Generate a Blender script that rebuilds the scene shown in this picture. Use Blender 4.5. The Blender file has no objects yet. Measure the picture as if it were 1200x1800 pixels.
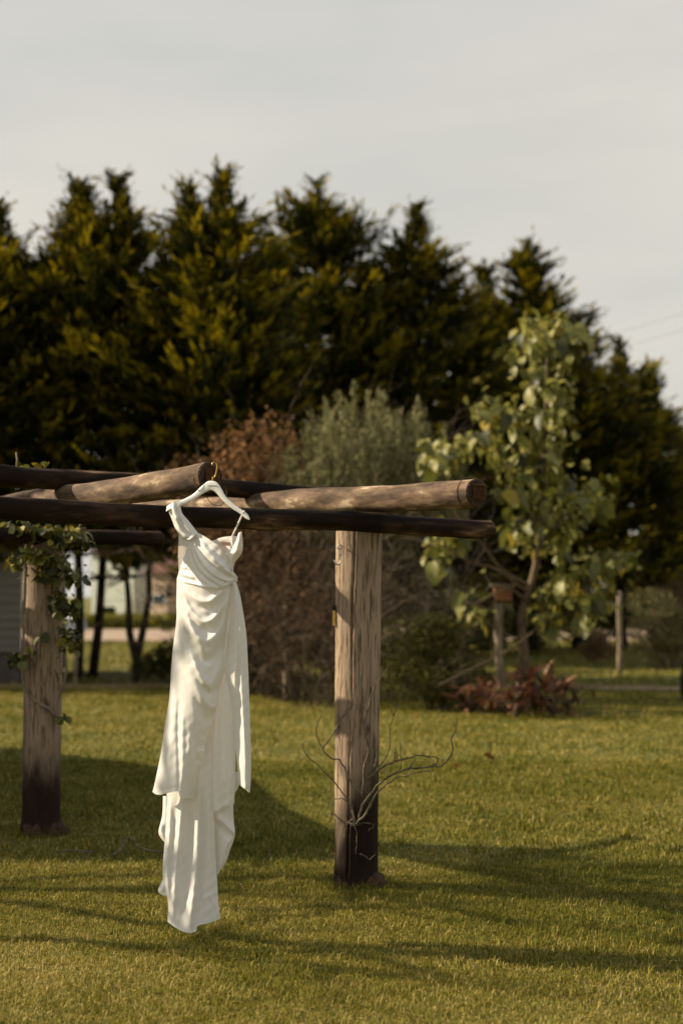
import bpy, math, random
import numpy as np
from mathutils import Vector, Matrix
random.seed(4); rng = np.random.default_rng(4)
S = bpy.context.scene
COL = S.collection

# ---------------------------------------------------------------- camera
F = 2500.0; H = 1.62; PITCH = math.atan(145/2500)
cam = bpy.data.objects.new('camera', bpy.data.cameras.new('camera'))
COL.objects.link(cam); S.camera = cam
cam.location = (0, 0, H); cam.rotation_euler = (math.pi/2+PITCH, 0, 0)
cam.data.sensor_fit = 'VERTICAL'; cam.data.sensor_height = 36; cam.data.lens = 50
cam.data.clip_start = .1; cam.data.clip_end = 1500
cam.data.dof.use_dof = True; cam.data.dof.focus_distance = 6.88; cam.data.dof.aperture_fstop = 1.45
cam.data.dof.aperture_blades = 9

# ---------------------------------------------------------------- sun and sky
SUN_EL = math.radians(31); SH = Vector((-.975, .21, 0)).normalized()     # horizontal direction towards the sun
SD = Vector((SH.x*math.cos(SUN_EL), SH.y*math.cos(SUN_EL), math.sin(SUN_EL)))
sun = bpy.data.objects.new('sun', bpy.data.lights.new('sun', 'SUN')); COL.objects.link(sun)
sun.data.energy = 5.0; sun.data.angle = math.radians(.53); sun.data.color = (1, .84, .62)
sun.rotation_euler = SD.to_track_quat('Z', 'Y').to_euler(); sun.location = (-30, 0, 30)
W = bpy.data.worlds.new('World'); S.world = W; W.use_nodes = True
nt = W.node_tree; nt.nodes.clear()
def N(nt, t, **k):
    n = nt.nodes.new(t)
    for a, b in k.items(): setattr(n, a, b)
    return n
out = N(nt, 'ShaderNodeOutputWorld'); bg = N(nt, 'ShaderNodeBackground'); bg.inputs[1].default_value = .1
sky = N(nt, 'ShaderNodeTexSky', sky_type='NISHITA', sun_disc=False, sun_elevation=SUN_EL, sun_rotation=math.atan2(SH.x, SH.y) % (2*math.pi))
sky.dust_density = 2.5
tc = N(nt, 'ShaderNodeTexCoord'); sp = N(nt, 'ShaderNodeSeparateXYZ'); nt.links.new(tc.outputs['Generated'], sp.inputs[0])
mr = N(nt, 'ShaderNodeMapRange', interpolation_type='SMOOTHSTEP')
mr.inputs[1].default_value = .25; mr.inputs[2].default_value = .95; mr.inputs[3].default_value = .97; mr.inputs[4].default_value = .32
nt.links.new(sp.outputs[2], mr.inputs[0])
mp = N(nt, 'ShaderNodeMapping'); mp.inputs['Scale'].default_value = (1.6, 1.6, 6); nt.links.new(tc.outputs['Generated'], mp.inputs[0])
ns = N(nt, 'ShaderNodeTexNoise'); ns.inputs['Scale'].default_value = 1.7; ns.inputs['Detail'].default_value = 5; nt.links.new(mp.outputs[0], ns.inputs[0])
cr = N(nt, 'ShaderNodeValToRGB'); nt.links.new(ns.outputs[0], cr.inputs[0])
cr.color_ramp.elements[0].position = .3; cr.color_ramp.elements[0].color = (3.8, 3.74, 3.44, 1)
cr.color_ramp.elements[1].position = .66; cr.color_ramp.elements[1].color = (4.6, 4.34, 3.84, 1)
mx = N(nt, 'ShaderNodeMix', data_type='RGBA'); nt.links.new(mr.outputs[0], mx.inputs[0])
nt.links.new(sky.outputs[0], mx.inputs[6]); nt.links.new(cr.outputs[0], mx.inputs[7])
nt.links.new(mx.outputs[2], bg.inputs[0]); nt.links.new(bg.outputs[0], out.inputs[0])

S.view_settings.view_transform = 'Standard'; S.view_settings.look = 'None'
S.view_settings.exposure = .75; S.view_settings.gamma = 1; S.view_settings.use_curve_mapping = False
S.render.engine = 'CYCLES'; S.cycles.use_denoising = True
S.cycles.max_bounces = 6; S.cycles.transparent_max_bounces = 8; S.cycles.caustics_reflective = False; S.cycles.caustics_refractive = False

# ---------------------------------------------------------------- helpers
CP, SP = math.cos(PITCH), math.sin(PITCH)
def P(px, py, Y):
    """world point at depth Y seen at photo position px, py"""
    a = (px-600)/F; b = (900-py)/F
    k = Y/(CP-b*SP)
    return Vector((a*k, Y, H+(SP+b*CP)*k))
def G(px, py):
    """ground point"""
    a = (px-600)/F; b = (900-py)/F
    k = -H/(SP+b*CP)
    return Vector((a*k, (CP-b*SP)*k, 0))
def z1(x, y): return (250+x/4.5, 780+y/4.5)
def z2(x, y): return (240+x/3.53, 1150+y/3.53)
def z5(x, y): return (500+x/3, 1000+y/3)

def tag(o, label=None, cat=None, group=None, kind=None):
    if label: o['label'] = label
    if cat: o['category'] = cat
    if group: o['group'] = group
    if kind: o['kind'] = kind
    return o
def empty(name, loc, label, cat, group=None):
    o = bpy.data.objects.new(name, None); COL.objects.link(o); o.location = loc; o.empty_display_size = .1
    return tag(o, label, cat, group)
def mkmesh(name, V, Fc, smooth=True, attrs=None, vecs=None):
    me = bpy.data.meshes.new(name)
    V = np.asarray(V, np.float32)
    if isinstance(Fc, np.ndarray):
        k = Fc.shape[1]; m = len(Fc)
        me.vertices.add(len(V)); me.vertices.foreach_set('co', V.ravel())
        me.loops.add(m*k); me.loops.foreach_set('vertex_index', Fc.astype(np.int32).ravel())
        me.polygons.add(m); me.polygons.foreach_set('loop_start', np.arange(0, m*k, k, dtype=np.int32))
        me.update(calc_edges=True)
    else:
        me.from_pydata([tuple(map(float, v)) for v in V], [], Fc)
    for n, a in (attrs or {}).items():
        at = me.attributes.new(n, 'FLOAT', 'POINT'); at.data.foreach_set('value', np.asarray(a, np.float32).ravel())
    for n, a in (vecs or {}).items():
        at = me.attributes.new(n, 'FLOAT_VECTOR', 'POINT'); at.data.foreach_set('vector', np.asarray(a, np.float32).ravel())
    if smooth: me.polygons.foreach_set('use_smooth', np.ones(len(me.polygons), bool))
    me.validate(); me.update()
    return me
def link(name, me, mat, parent=None, **k):
    if mat is not None and not len(me.materials): me.materials.append(mat)
    o = bpy.data.objects.new(name, me); COL.objects.link(o)
    if parent:
        o.parent = parent; o.matrix_parent_inverse = Matrix.Translation(-parent.location)
    return tag(o, **k)

class MB:
    def __init__(s): s.V = []; s.F = []; s.T = []
    def box(s, c, d, M=None):
        b = len(s.V)
        for i in range(8):
            v = Vector(((i & 1)-.5, ((i >> 1) & 1)-.5, ((i >> 2) & 1)-.5)); v = Vector((v.x*d[0], v.y*d[1], v.z*d[2]))
            if M: v = M @ v
            v = v+Vector(c); s.V.append(tuple(v)); s.T.append(tuple(v))
        for f in ((0, 2, 3, 1), (4, 5, 7, 6), (0, 1, 5, 4), (2, 6, 7, 3), (0, 4, 6, 2), (1, 3, 7, 5)): s.F.append(tuple(b+i for i in f))
    def tube(s, pts, rad, n=8, cap=True):
        pts = [Vector(p) for p in pts]; m = len(pts)
        if not hasattr(rad, '__len__'): rad = [rad]*m
        b = len(s.V); L = 0; up = None
        for i, p in enumerate(pts):
            t = (pts[min(i+1, m-1)]-pts[max(i-1, 0)]).normalized()
            if up is None: up = (Vector((0, 0, 1)) if abs(t.z) < .9 else Vector((0, -1, 0)))
            x = t.cross(up).normalized(); y = x.cross(t).normalized(); up = y
            if i: L += (pts[i]-pts[i-1]).length
            for k in range(n):
                a = 2*math.pi*k/n; r = rad[i]
                s.V.append(tuple(p+x*math.cos(a)*r+y*math.sin(a)*r)); s.T.append((L, math.cos(a)*r, math.sin(a)*r))
        for i in range(m-1):
            for k in range(n):
                k2 = (k+1) % n; s.F.append((b+i*n+k, b+i*n+k2, b+(i+1)*n+k2, b+(i+1)*n+k))
        if cap: s.F.append(tuple(b+k for k in reversed(range(n)))); s.F.append(tuple(b+(m-1)*n+k for k in range(n)))
    def build(s, name, mat, parent=None, smooth=True, **k):
        me = mkmesh(name, s.V, s.F, smooth, vecs={'tc': s.T})
        o = link(name, me, mat, parent, **k)
        return o
def smooth_path(pts, n=6):
    pts = [Vector(p) for p in pts]; q = [pts[0]*2-pts[1]]+pts+[pts[-1]*2-pts[-2]]; r = []
    for i in range(1, len(q)-2):
        for j in range(n):
            t = j/n; a, b, c, d = q[i-1:i+3]
            r.append(.5*((2*b)+(c-a)*t+(2*a-5*b+4*c-d)*t*t+(3*b-a-3*c+d)*t**3))
    r.append(pts[-1]); return r
def jit(pts, a):
    return [p+Vector((random.gauss(0, a), random.gauss(0, a), random.gauss(0, a))) for p in pts]

# ---------------------------------------------------------------- materials
def mat(name, ramp, src='noise', scale=5, stretch=(1, 1, 1), detail=6, rough=.85, bump=0, bumpscale=None, trans=0, attr=None,
        spec=.3, coat=0, coords='tc', amix=0, sheen=0, tcol=None, metal=0, dist=.02):
    """ramp: list of (pos, rgb). factor = noise, optionally mixed with a point attribute"""
    m = bpy.data.materials.new(name); m.use_nodes = True; nt = m.node_tree; nt.nodes.clear()
    o = N(nt, 'ShaderNodeOutputMaterial'); b = N(nt, 'ShaderNodeBsdfPrincipled')
    b.inputs['Roughness'].default_value = rough; b.inputs['Specular IOR Level'].default_value = spec; b.inputs['Metallic'].default_value = metal
    b.inputs['Sheen Weight'].default_value = sheen
    if coords == 'tc':
        c = N(nt, 'ShaderNodeAttribute', attribute_name='tc'); cv = c.outputs['Vector']
    elif coords == 'object':
        c = N(nt, 'ShaderNodeTexCoord'); cv = c.outputs['Object']
    else:
        c = N(nt, 'ShaderNodeNewGeometry'); cv = c.outputs['Position']
    mp = N(nt, 'ShaderNodeMapping'); mp.inputs['Scale'].default_value = stretch; nt.links.new(cv, mp.inputs[0])
    n = N(nt, 'ShaderNodeTexNoise'); n.inputs['Scale'].default_value = scale; n.inputs['Detail'].default_value = detail; n.inputs['Roughness'].default_value = .6
    nt.links.new(mp.outputs[0], n.inputs[0]); fac = n.outputs[0]
    if attr:
        a = N(nt, 'ShaderNodeAttribute', attribute_name=attr); mx = N(nt, 'ShaderNodeMix', data_type='FLOAT'); mx.inputs[0].default_value = 1-amix
        nt.links.new(fac, mx.inputs[2]); nt.links.new(a.outputs['Fac'], mx.inputs[3]); fac = mx.outputs[0]
    r = N(nt, 'ShaderNodeValToRGB'); nt.links.new(fac, r.inputs[0]); e = r.color_ramp.elements
    while len(e) < len(ramp): e.new(.5)
    for k, (p, col) in enumerate(ramp): e[k].position = p; e[k].color = (*col, 1)
    nt.links.new(r.outputs[0], b.inputs['Base Color'])
    if bump:
        n2 = N(nt, 'ShaderNodeTexNoise'); n2.inputs['Scale'].default_value = bumpscale or scale*3; n2.inputs['Detail'].default_value = 6
        nt.links.new(mp.outputs[0], n2.inputs[0]); bp = N(nt, 'ShaderNodeBump'); bp.inputs['Strength'].default_value = bump; bp.inputs['Distance'].default_value = dist
        nt.links.new(n2.outputs[0], bp.inputs['Height']); nt.links.new(bp.outputs[0], b.inputs['Normal'])
    if trans:
        t = N(nt, 'ShaderNodeBsdfTranslucent'); ms = N(nt, 'ShaderNodeMixShader'); ms.inputs[0].default_value = trans
        if tcol:
            t.inputs[0].default_value = (*tcol, 1)
        else: nt.links.new(r.outputs[0], t.inputs[0])
        if bump: nt.links.new(bp.outputs[0], t.inputs['Normal'])
        nt.links.new(b.outputs[0], ms.inputs[1]); nt.links.new(t.outputs[0], ms.inputs[2]); nt.links.new(ms.outputs[0], o.inputs[0])
    else: nt.links.new(b.outputs[0], o.inputs[0])
    m['_ramp'] = r.name
    return m
M = {}
M['ground'] = mat('lawn ground', [(.3, (.065, .075, .008)), (.5, (.115, .11, .014)), (.7, (.165, .135, .026))], scale=1.3, coords='pos', bump=.9, bumpscale=45, dist=.03)
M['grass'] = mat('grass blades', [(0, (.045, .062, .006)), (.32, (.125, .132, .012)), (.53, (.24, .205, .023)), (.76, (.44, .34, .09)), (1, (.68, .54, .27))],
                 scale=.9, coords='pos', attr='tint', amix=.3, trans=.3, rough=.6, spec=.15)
M['road'] = mat('dirt road', [(.3, (.25, .18, .13)), (.7, (.38, .28, .2))], scale=2, coords='pos', bump=.3)
M['edge'] = mat('dry edge strip', [(.3, (.16, .11, .05)), (.7, (.34, .24, .12))], scale=3, coords='pos', bump=.4)
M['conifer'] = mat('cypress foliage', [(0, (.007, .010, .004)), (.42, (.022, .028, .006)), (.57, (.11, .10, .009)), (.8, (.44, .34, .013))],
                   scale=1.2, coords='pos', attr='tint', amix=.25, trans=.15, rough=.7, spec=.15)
M['bark_dark'] = mat('dark bark', [(.3, (.012, .009, .006)), (.7, (.05, .037, .025))], scale=9, stretch=(.3, 3, 3), bump=.8)
M['bark_pale'] = mat('pale bark', [(.3, (.10, .075, .05)), (.7, (.36, .29, .2))], scale=9, stretch=(.5, 3, 3), bump=.6)
M['bark_mid'] = mat('mid brown bark', [(.3, (.06, .04, .024)), (.7, (.20, .14, .085))], scale=9, stretch=(.5, 3, 3), bump=.6)
M['twig'] = mat('twigs', [(.3, (.03, .021, .013)), (.7, (.16, .11, .07))], scale=6, bump=.2)
M['dry_twig'] = mat('dry vine twigs', [(.3, (.035, .027, .018)), (.7, (.26, .21, .14))], scale=22, bump=.5)
M['sage'] = mat('sage foliage', [(0, (.06, .065, .025)), (.5, (.21, .20, .085)), (1, (.42, .38, .18))], coords='pos', scale=1.5, attr='tint', amix=.25, trans=.2)
M['rust_leaf'] = mat('rusty foliage', [(0, (.035, .02, .009)), (.45, (.12, .065, .027)), (.7, (.27, .14, .055)), (1, (.46, .25, .10))], coords='pos', scale=1.5, attr='tint', amix=.2, trans=.25)
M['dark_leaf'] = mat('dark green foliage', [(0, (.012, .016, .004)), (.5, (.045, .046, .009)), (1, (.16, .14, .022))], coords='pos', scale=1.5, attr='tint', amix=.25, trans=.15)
M['bush_leaf'] = mat('bush leaves', [(0, (.02, .025, .005)), (.5, (.075, .075, .013)), (1, (.24, .20, .035))], coords='pos', scale=1.5, attr='tint', amix=.25, trans=.2)
M['olive_leaf'] = mat('olive foliage', [(0, (.05, .042, .018)), (.5, (.20, .18, .07)), (1, (.42, .36, .16))], coords='pos', scale=1.2, attr='tint', amix=.35, trans=.2)
M['straw'] = mat('dry straw', [(0, (.12, .07, .03)), (1, (.45, .28, .13))], coords='pos', scale=2, attr='tint', amix=.3, trans=.2)
def leafmat(n, a, b): return mat(n, [(.3, a), (.7, b)], coords='object', scale=14, trans=.3, rough=.45, spec=.4, bump=.3, bumpscale=30, dist=.01)
M['leaf_pale'] = leafmat('pale leaf', (.14, .15, .028), (.31, .29, .07)); M['leaf_green'] = leafmat('green leaf', (.07, .082, .014), (.19, .185, .035))
M['leaf_yellow'] = leafmat('yellow leaf', (.22, .17, .02), (.42, .32, .03)); M['leaf_dark'] = leafmat('dark leaf', (.022, .027, .006), (.065, .065, .014))
M['tree_fill'] = mat('mixed leaves', [(.3, (.035, .04, .010)), (.44, (.13, .13, .02)), (.56, (.30, .28, .07)), (.7, (.34, .26, .03))], coords='pos', scale=6, trans=.3, rough=.5)
M['ivy_fill'] = mat('small ivy leaves', [(.3, (.025, .03, .006)), (.48, (.09, .095, .014)), (.62, (.28, .26, .05))], coords='pos', scale=9, trans=.3, rough=.5)
M['leaf_red'] = leafmat('red leaf', (.065, .022, .012), (.16, .06, .03)); M['leaf_bronze'] = leafmat('bronze leaf', (.025, .012, .008), (.07, .03, .015))
M['leaf_orange'] = leafmat('orange leaf', (.26, .10, .05), (.42, .22, .12)); M['leaf_brown'] = leafmat('dead leaf', (.12, .05, .02), (.22, .1, .04))
M['log'] = mat('weathered pale log', [(.34, (.025, .015, .008)), (.46, (.085, .052, .03)), (.57, (.19, .125, .075)), (.64, (.42, .32, .21))], scale=11, stretch=(.3, 1, 1), detail=9, bump=.7, bumpscale=38, dist=.006)
M['log_dark'] = mat('dark old log', [(.3, (.006, .0035, .002)), (.5, (.016, .009, .005)), (.62, (.06, .034, .02)), (.72, (.26, .17, .10))], spec=.12, scale=9, stretch=(.22, 1, 1), detail=9, bump=.8, bumpscale=34, dist=.006)
M['log_end'] = mat('log end grain', [(.3, (.015, .009, .006)), (.7, (.09, .05, .03))], scale=30, coords='object', bump=.7)
M['rust'] = mat('rusty steel', [(.3, (.08, .035, .015)), (.7, (.22, .11, .05))], scale=60, coords='pos', rough=.7, metal=.3, bump=.3)
M['wire'] = mat('rusty wire', [(.3, (.05, .03, .015)), (.7, (.16, .09, .04))], scale=60, metal=.4, rough=.6)
M['hanger'] = mat('white painted hanger', [(.3, (.74, .73, .70)), (.7, (.79, .78, .75))], scale=30, coords='pos', rough=.4, spec=.4, bump=.05)
M['gold'] = mat('brass hook', [(.3, (.62, .42, .12)), (.7, (.74, .52, .18))], scale=20, rough=.22, metal=1)
M['steel'] = mat('zinc hook', [(.3, (.35, .34, .3)), (.7, (.6, .58, .52))], scale=60, rough=.35, metal=.9)
M['print'] = mat('grey print', [(.3, (.42, .42, .38)), (.7, (.46, .46, .4))], coords='pos')
M['label'] = mat('peach label', [(.3, (.66, .42, .30)), (.7, (.72, .48, .35))], scale=60, coords='pos')
M['pearl'] = mat('pearl button', [(.3, (.78, .76, .7)), (.7, (.84, .82, .76))], coords='pos', rough=.15, spec=.7)
M['white'] = mat('white paint', [(.3, (.60, .60, .57)), (.7, (.72, .72, .68))], scale=3, coords='pos', rough=.5)
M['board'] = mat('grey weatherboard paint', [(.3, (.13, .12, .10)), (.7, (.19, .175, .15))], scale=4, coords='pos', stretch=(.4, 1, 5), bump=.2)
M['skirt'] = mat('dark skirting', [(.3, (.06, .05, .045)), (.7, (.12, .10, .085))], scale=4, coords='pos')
M['roof'] = mat('dark roof', [(.3, (.03, .025, .022)), (.7, (.07, .055, .045))], scale=4, coords='pos')
M['cream'] = mat('cream wall', [(.3, (.44, .47, .41)), (.7, (.52, .55, .48))], scale=1, coords='pos')
M['tan'] = mat('tan wall', [(.3, (.40, .30, .21)), (.7, (.50, .38, .28))], scale=1, coords='pos')
M['redroof'] = mat('brown roof', [(.3, (.10, .05, .04)), (.7, (.2, .1, .07))], scale=2, coords='pos')
M['glass'] = mat('dark glass', [(.3, (.02, .025, .03)), (.7, (.03, .035, .04))], coords='pos', rough=.08, spec=.6)
M['tyre'] = mat('rubber', [(.3, (.012, .012, .012)), (.7, (.03, .03, .03))], coords='pos')
M['clay'] = mat('reddish soil', [(.3, (.028, .014, .008)), (.7, (.10, .052, .028))], scale=30, coords='pos', bump=1, bumpscale=60)
M['orange'] = mat('rusty orange paint', [(.3, (.16, .065, .03)), (.7, (.28, .13, .06))], scale=9, coords='pos')
M['yellow'] = mat('yellow plastic', [(.3, (.60, .38, .08)), (.7, (.66, .44, .12))], coords='pos', rough=.4)

# post paint: peeling pale paint over grey wood, damp dark stain near the ground (wear with its own shape)
def postmat(name, pale, wood, stain, hs, side):
    m = bpy.data.materials.new(name); m.use_nodes = True; nt = m.node_tree; nt.nodes.clear(); Lk = nt.links.new
    o = N(nt, 'ShaderNodeOutputMaterial'); b = N(nt, 'ShaderNodeBsdfPrincipled'); b.inputs['Roughness'].default_value = .85; b.inputs['Specular IOR Level'].default_value = .2
    c = N(nt, 'ShaderNodeAttribute', attribute_name='tc')
    def noise(st, sc, d=8):
        mp = N(nt, 'ShaderNodeMapping'); mp.inputs['Scale'].default_value = st; Lk(c.outputs['Vector'], mp.inputs[0])
        n = N(nt, 'ShaderNodeTexNoise'); n.inputs['Scale'].default_value = sc; n.inputs['Detail'].default_value = d; n.inputs['Roughness'].default_value = .62; Lk(mp.outputs[0], n.inputs[0]); return n.outputs[0]
    def ramp(f, els):
        r = N(nt, 'ShaderNodeValToRGB'); Lk(f, r.inputs[0]); e = r.color_ramp.elements
        while len(e) < len(els): e.new(.5)
        for k, (p, col) in enumerate(els): e[k].position = p; e[k].color = (*col, 1)
        return r.outputs[0]
    def mix(f, a, b_, bt='MIX'):
        x = N(nt, 'ShaderNodeMix', data_type='RGBA', blend_type=bt)
        (Lk(f, x.inputs[0]) if not isinstance(f, float) else setattr(x.inputs[0], 'default_value', f)); Lk(a, x.inputs[6]); Lk(b_, x.inputs[7]); return x.outputs[2]
    n1 = noise((.12, 1, 1), 26); n2 = noise((.1, 1, 1), 60); n3 = noise((.25, 1, 1), 14)
    pal = ramp(n1, [(.3, tuple(x*.72 for x in pale)), (.7, pale)]); wd = ramp(n2, [(.35, tuple(x*.45 for x in wood)), (.65, wood)])
    fl = ramp(n3, [(.60, (0, 0, 0)), (.66, (1, 1, 1))]); flakes = mix(fl, pal, wd)
    fine = ramp(n2, [(.38, (.45, .4, .36)), (.5, (1, 1, 1))]); col = mix(1.0, flakes, fine, 'MULTIPLY')
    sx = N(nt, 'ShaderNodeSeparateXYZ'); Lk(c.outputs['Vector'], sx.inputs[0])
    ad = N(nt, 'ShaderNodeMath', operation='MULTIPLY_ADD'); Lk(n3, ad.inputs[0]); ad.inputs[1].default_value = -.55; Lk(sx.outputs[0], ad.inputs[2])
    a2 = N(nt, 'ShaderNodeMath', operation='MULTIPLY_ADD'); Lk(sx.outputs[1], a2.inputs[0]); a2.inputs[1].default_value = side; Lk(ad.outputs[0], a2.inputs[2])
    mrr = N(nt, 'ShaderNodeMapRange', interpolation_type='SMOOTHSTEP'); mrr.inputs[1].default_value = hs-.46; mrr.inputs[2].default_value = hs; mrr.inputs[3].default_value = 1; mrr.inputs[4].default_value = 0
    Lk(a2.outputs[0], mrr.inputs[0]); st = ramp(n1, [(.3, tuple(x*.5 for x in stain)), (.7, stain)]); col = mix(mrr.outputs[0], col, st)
    Lk(col, b.inputs['Base Color'])
    bp = N(nt, 'ShaderNodeBump'); bp.inputs['Strength'].default_value = .7; bp.inputs['Distance'].default_value = .004; Lk(n2, bp.inputs['Height']); Lk(bp.outputs[0], b.inputs['Normal'])
    Lk(b.outputs[0], o.inputs[0]); return m
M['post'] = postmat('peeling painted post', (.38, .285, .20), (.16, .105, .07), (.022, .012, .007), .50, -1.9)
M['post_left'] = postmat('old grey painted post', (.34, .255, .18), (.12, .08, .055), (.030, .016, .010), .46, 0)

# satin, lace
def satin(name, base, rough, trans, sc, st, tcol):
    return mat(name, [(.3, tuple(x*.985 for x in base)), (.7, base)], scale=sc, coords='pos', rough=rough, spec=.28, bump=st, bumpscale=sc, dist=.004, trans=trans, tcol=tcol, sheen=.15)
M['satin'] = satin('ivory satin', (.765, .76, .735), .36, .17, 9, .12, (.84, .80, .71))
M['satin_in'] = satin('ivory lining', (.80, .76, .70), .6, .25, 10, .1, (.82, .74, .64))
M['lace'] = satin('ivory lace', (.80, .75, .68), .85, .15, 150, 1.0, (.8, .7, .55))

# ---------------------------------------------------------------- ground, road, edge strips
def sheet(name, x0, x1, y0, y1, z, m, nx=2, ny=2, amp=0):
    X, Y = np.meshgrid(np.linspace(x0, x1, nx), np.linspace(y0, y1, ny)); Z = np.full_like(X, z)+amp*rng.standard_normal(X.shape)
    i = np.arange(nx*ny).reshape(ny, nx); Fc = np.stack([i[:-1, :-1], i[:-1, 1:], i[1:, 1:], i[1:, :-1]], -1).reshape(-1, 4)
    o = link(name, mkmesh(name, np.stack([X, Y, Z], -1).reshape(-1, 3), Fc), m); o['kind'] = 'structure'; return o
sheet('ground', -400, 400, -30, 900, 0, M['ground'])
sheet('road', -80, 80, 50, 66, .004, M['road'], 60, 4)
# slightly ragged dry strip along the far lawn edge
xs = np.linspace(-14, 16, 240); y_in = 24.2+.10*np.cumsum(rng.standard_normal(240))*.35; y_out = y_in+.75+.12*rng.standard_normal(240)
V = np.concatenate([np.stack([xs, y_in, np.full(240, .004)], -1), np.stack([xs, (y_in+y_out)/2, np.full(240, .05)], -1), np.stack([xs, y_out, np.full(240, .004)], -1)])
i = np.arange(239); Fc = np.concatenate([np.stack([i, i+1, i+241, i+240], -1), np.stack([i+240, i+241, i+481, i+480], -1)])
o = link('path', mkmesh('path', V, Fc), M['edge']); o['kind'] = 'structure'
def poly_hill():
    X, Y = np.meshgrid(np.linspace(20, 220, 60), np.linspace(120, 320, 30))
    Z = 5*np.exp(-((X-90)/60)**2-((Y-220)/60)**2)-.3+.2*np.sin(X*.3)*np.cos(Y*.2)
    i = np.arange(X.size).reshape(X.shape); Fc = np.stack([i[:-1, :-1], i[:-1, 1:], i[1:, 1:], i[1:, :-1]], -1).reshape(-1, 4)
    o = link('hill', mkmesh('hill', np.stack([X, Y, Z], -1).reshape(-1, 3), Fc), M['ground']); o['kind'] = 'structure'
poly_hill()

def grass(n, y0, y1, hw, pad, h, w, seed, tuft=False, tb=0., simple=False):
    r = np.random.default_rng(seed)
    u = r.random(n); Y = np.sqrt(y0**2+u*(y1**2-y0**2)); X = (r.random(n)*2-1)*(hw*Y+pad)
    if tuft:
        k = n//9; X = np.repeat(X[:k], 9)+r.normal(0, .022, k*9); Y = np.repeat(Y[:k], 9)+r.normal(0, .022, k*9); n = k*9
    # patchy sward
    pat = np.sin(X*2.1+np.sin(Y*1.7)*1.3)*np.sin(Y*1.9+1.2*np.sin(X*1.3))*.5+.5
    hh = h*(.45+.75*r.random(n))*(.7+.6*pat); a = r.random(n)*6.283; lean = r.normal(0, .95, n)+.2
    dx, dy = np.cos(a), np.sin(a); sx, sy = -dy*w/2, dx*w/2; b = r.random(n)*.6+.7; sx *= b; sy *= b
    Z0 = np.zeros(n)-.004
    p0 = np.stack([X-sx, Y-sy, Z0], -1); p1 = np.stack([X+sx, Y+sy, Z0], -1)
    mx_, my = X+dx*lean*hh*.35, Y+dy*lean*hh*.35
    p2 = np.stack([mx_+sx*.8, my+sy*.8, hh*.6], -1); p3 = np.stack([mx_-sx*.8, my-sy*.8, hh*.6], -1)
    p4 = np.stack([X+dx*lean*hh*1.05, Y+dy*lean*hh*1.05, hh*(1-.30*np.minimum(np.abs(lean), 2.2))], -1)
    V = np.stack([p0, p1, p2, p3, p4], 1).reshape(-1, 3)
    i = np.arange(n)*5; T = np.concatenate([np.stack([i, i+1, i+2], -1), np.stack([i, i+2, i+3], -1), np.stack([i+3, i+2, i+4], -1)])
    if simple: V = np.stack([p0, p1, p4], 1).reshape(-1, 3); T = np.arange(n*3).reshape(n, 3)
    dry = (r.random(n) < .24)*.42
    blo = np.sin(X*3.7+1.9*np.sin(Y*2.3+X))*np.sin(Y*3.1+1.7*np.sin(X*2.9))+.7*np.sin(X*8.1+2*np.sin(Y*7))*np.sin(Y*9.3+X*3)
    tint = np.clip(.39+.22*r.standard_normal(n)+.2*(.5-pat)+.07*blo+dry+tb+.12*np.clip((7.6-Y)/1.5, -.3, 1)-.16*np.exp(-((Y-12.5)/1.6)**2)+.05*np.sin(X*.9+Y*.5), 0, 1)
    return V, T, np.repeat(tint, 3 if simple else 5)
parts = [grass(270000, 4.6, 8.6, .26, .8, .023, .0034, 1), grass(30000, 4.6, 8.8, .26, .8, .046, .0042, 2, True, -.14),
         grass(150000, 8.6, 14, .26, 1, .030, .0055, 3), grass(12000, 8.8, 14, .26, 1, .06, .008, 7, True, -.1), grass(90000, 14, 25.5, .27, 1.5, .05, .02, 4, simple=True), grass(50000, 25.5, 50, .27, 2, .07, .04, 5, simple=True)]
VV = []; TT = []; AA = []; off = 0
for V, T, A in parts: VV.append(V); TT.append(T+off); AA.append(A); off += len(V)
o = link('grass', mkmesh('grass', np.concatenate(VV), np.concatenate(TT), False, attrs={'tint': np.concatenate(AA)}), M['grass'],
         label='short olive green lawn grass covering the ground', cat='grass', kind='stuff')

# ---------------------------------------------------------------- foliage makers
def cards(C, D, Wd, L, W_, tint, curl=.0):
    """diamond leaves: C centres, D unit long axis, Wd unit width axis"""
    n = len(C); L = np.asarray(L)[:, None]; W_ = np.asarray(W_)[:, None]
    Nn = np.cross(D, Wd)
    V = np.stack([C-D*L/2, C+Wd*W_/2+Nn*curl*L, C+D*L/2, C-Wd*W_/2+Nn*curl*L], 1).reshape(-1, 3)
    i = np.arange(n)*4; Fc = np.concatenate([np.stack([i, i+1, i+2], -1), np.stack([i, i+2, i+3], -1)])
    return V, Fc, np.repeat(tint, 4)
def unit(v): return v/np.maximum(np.linalg.norm(v, axis=-1, keepdims=True), 1e-9)
def rnd_unit(n, r=rng): return unit(r.standard_normal((n, 3)))
def merge(L):
    VV = []; TT = []; AA = []; off = 0
    for V, T, A in L: VV.append(V); TT.append(T+off); AA.append(A); off += len(V)
    return np.concatenate(VV), np.concatenate(TT), np.concatenate(AA)

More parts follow.
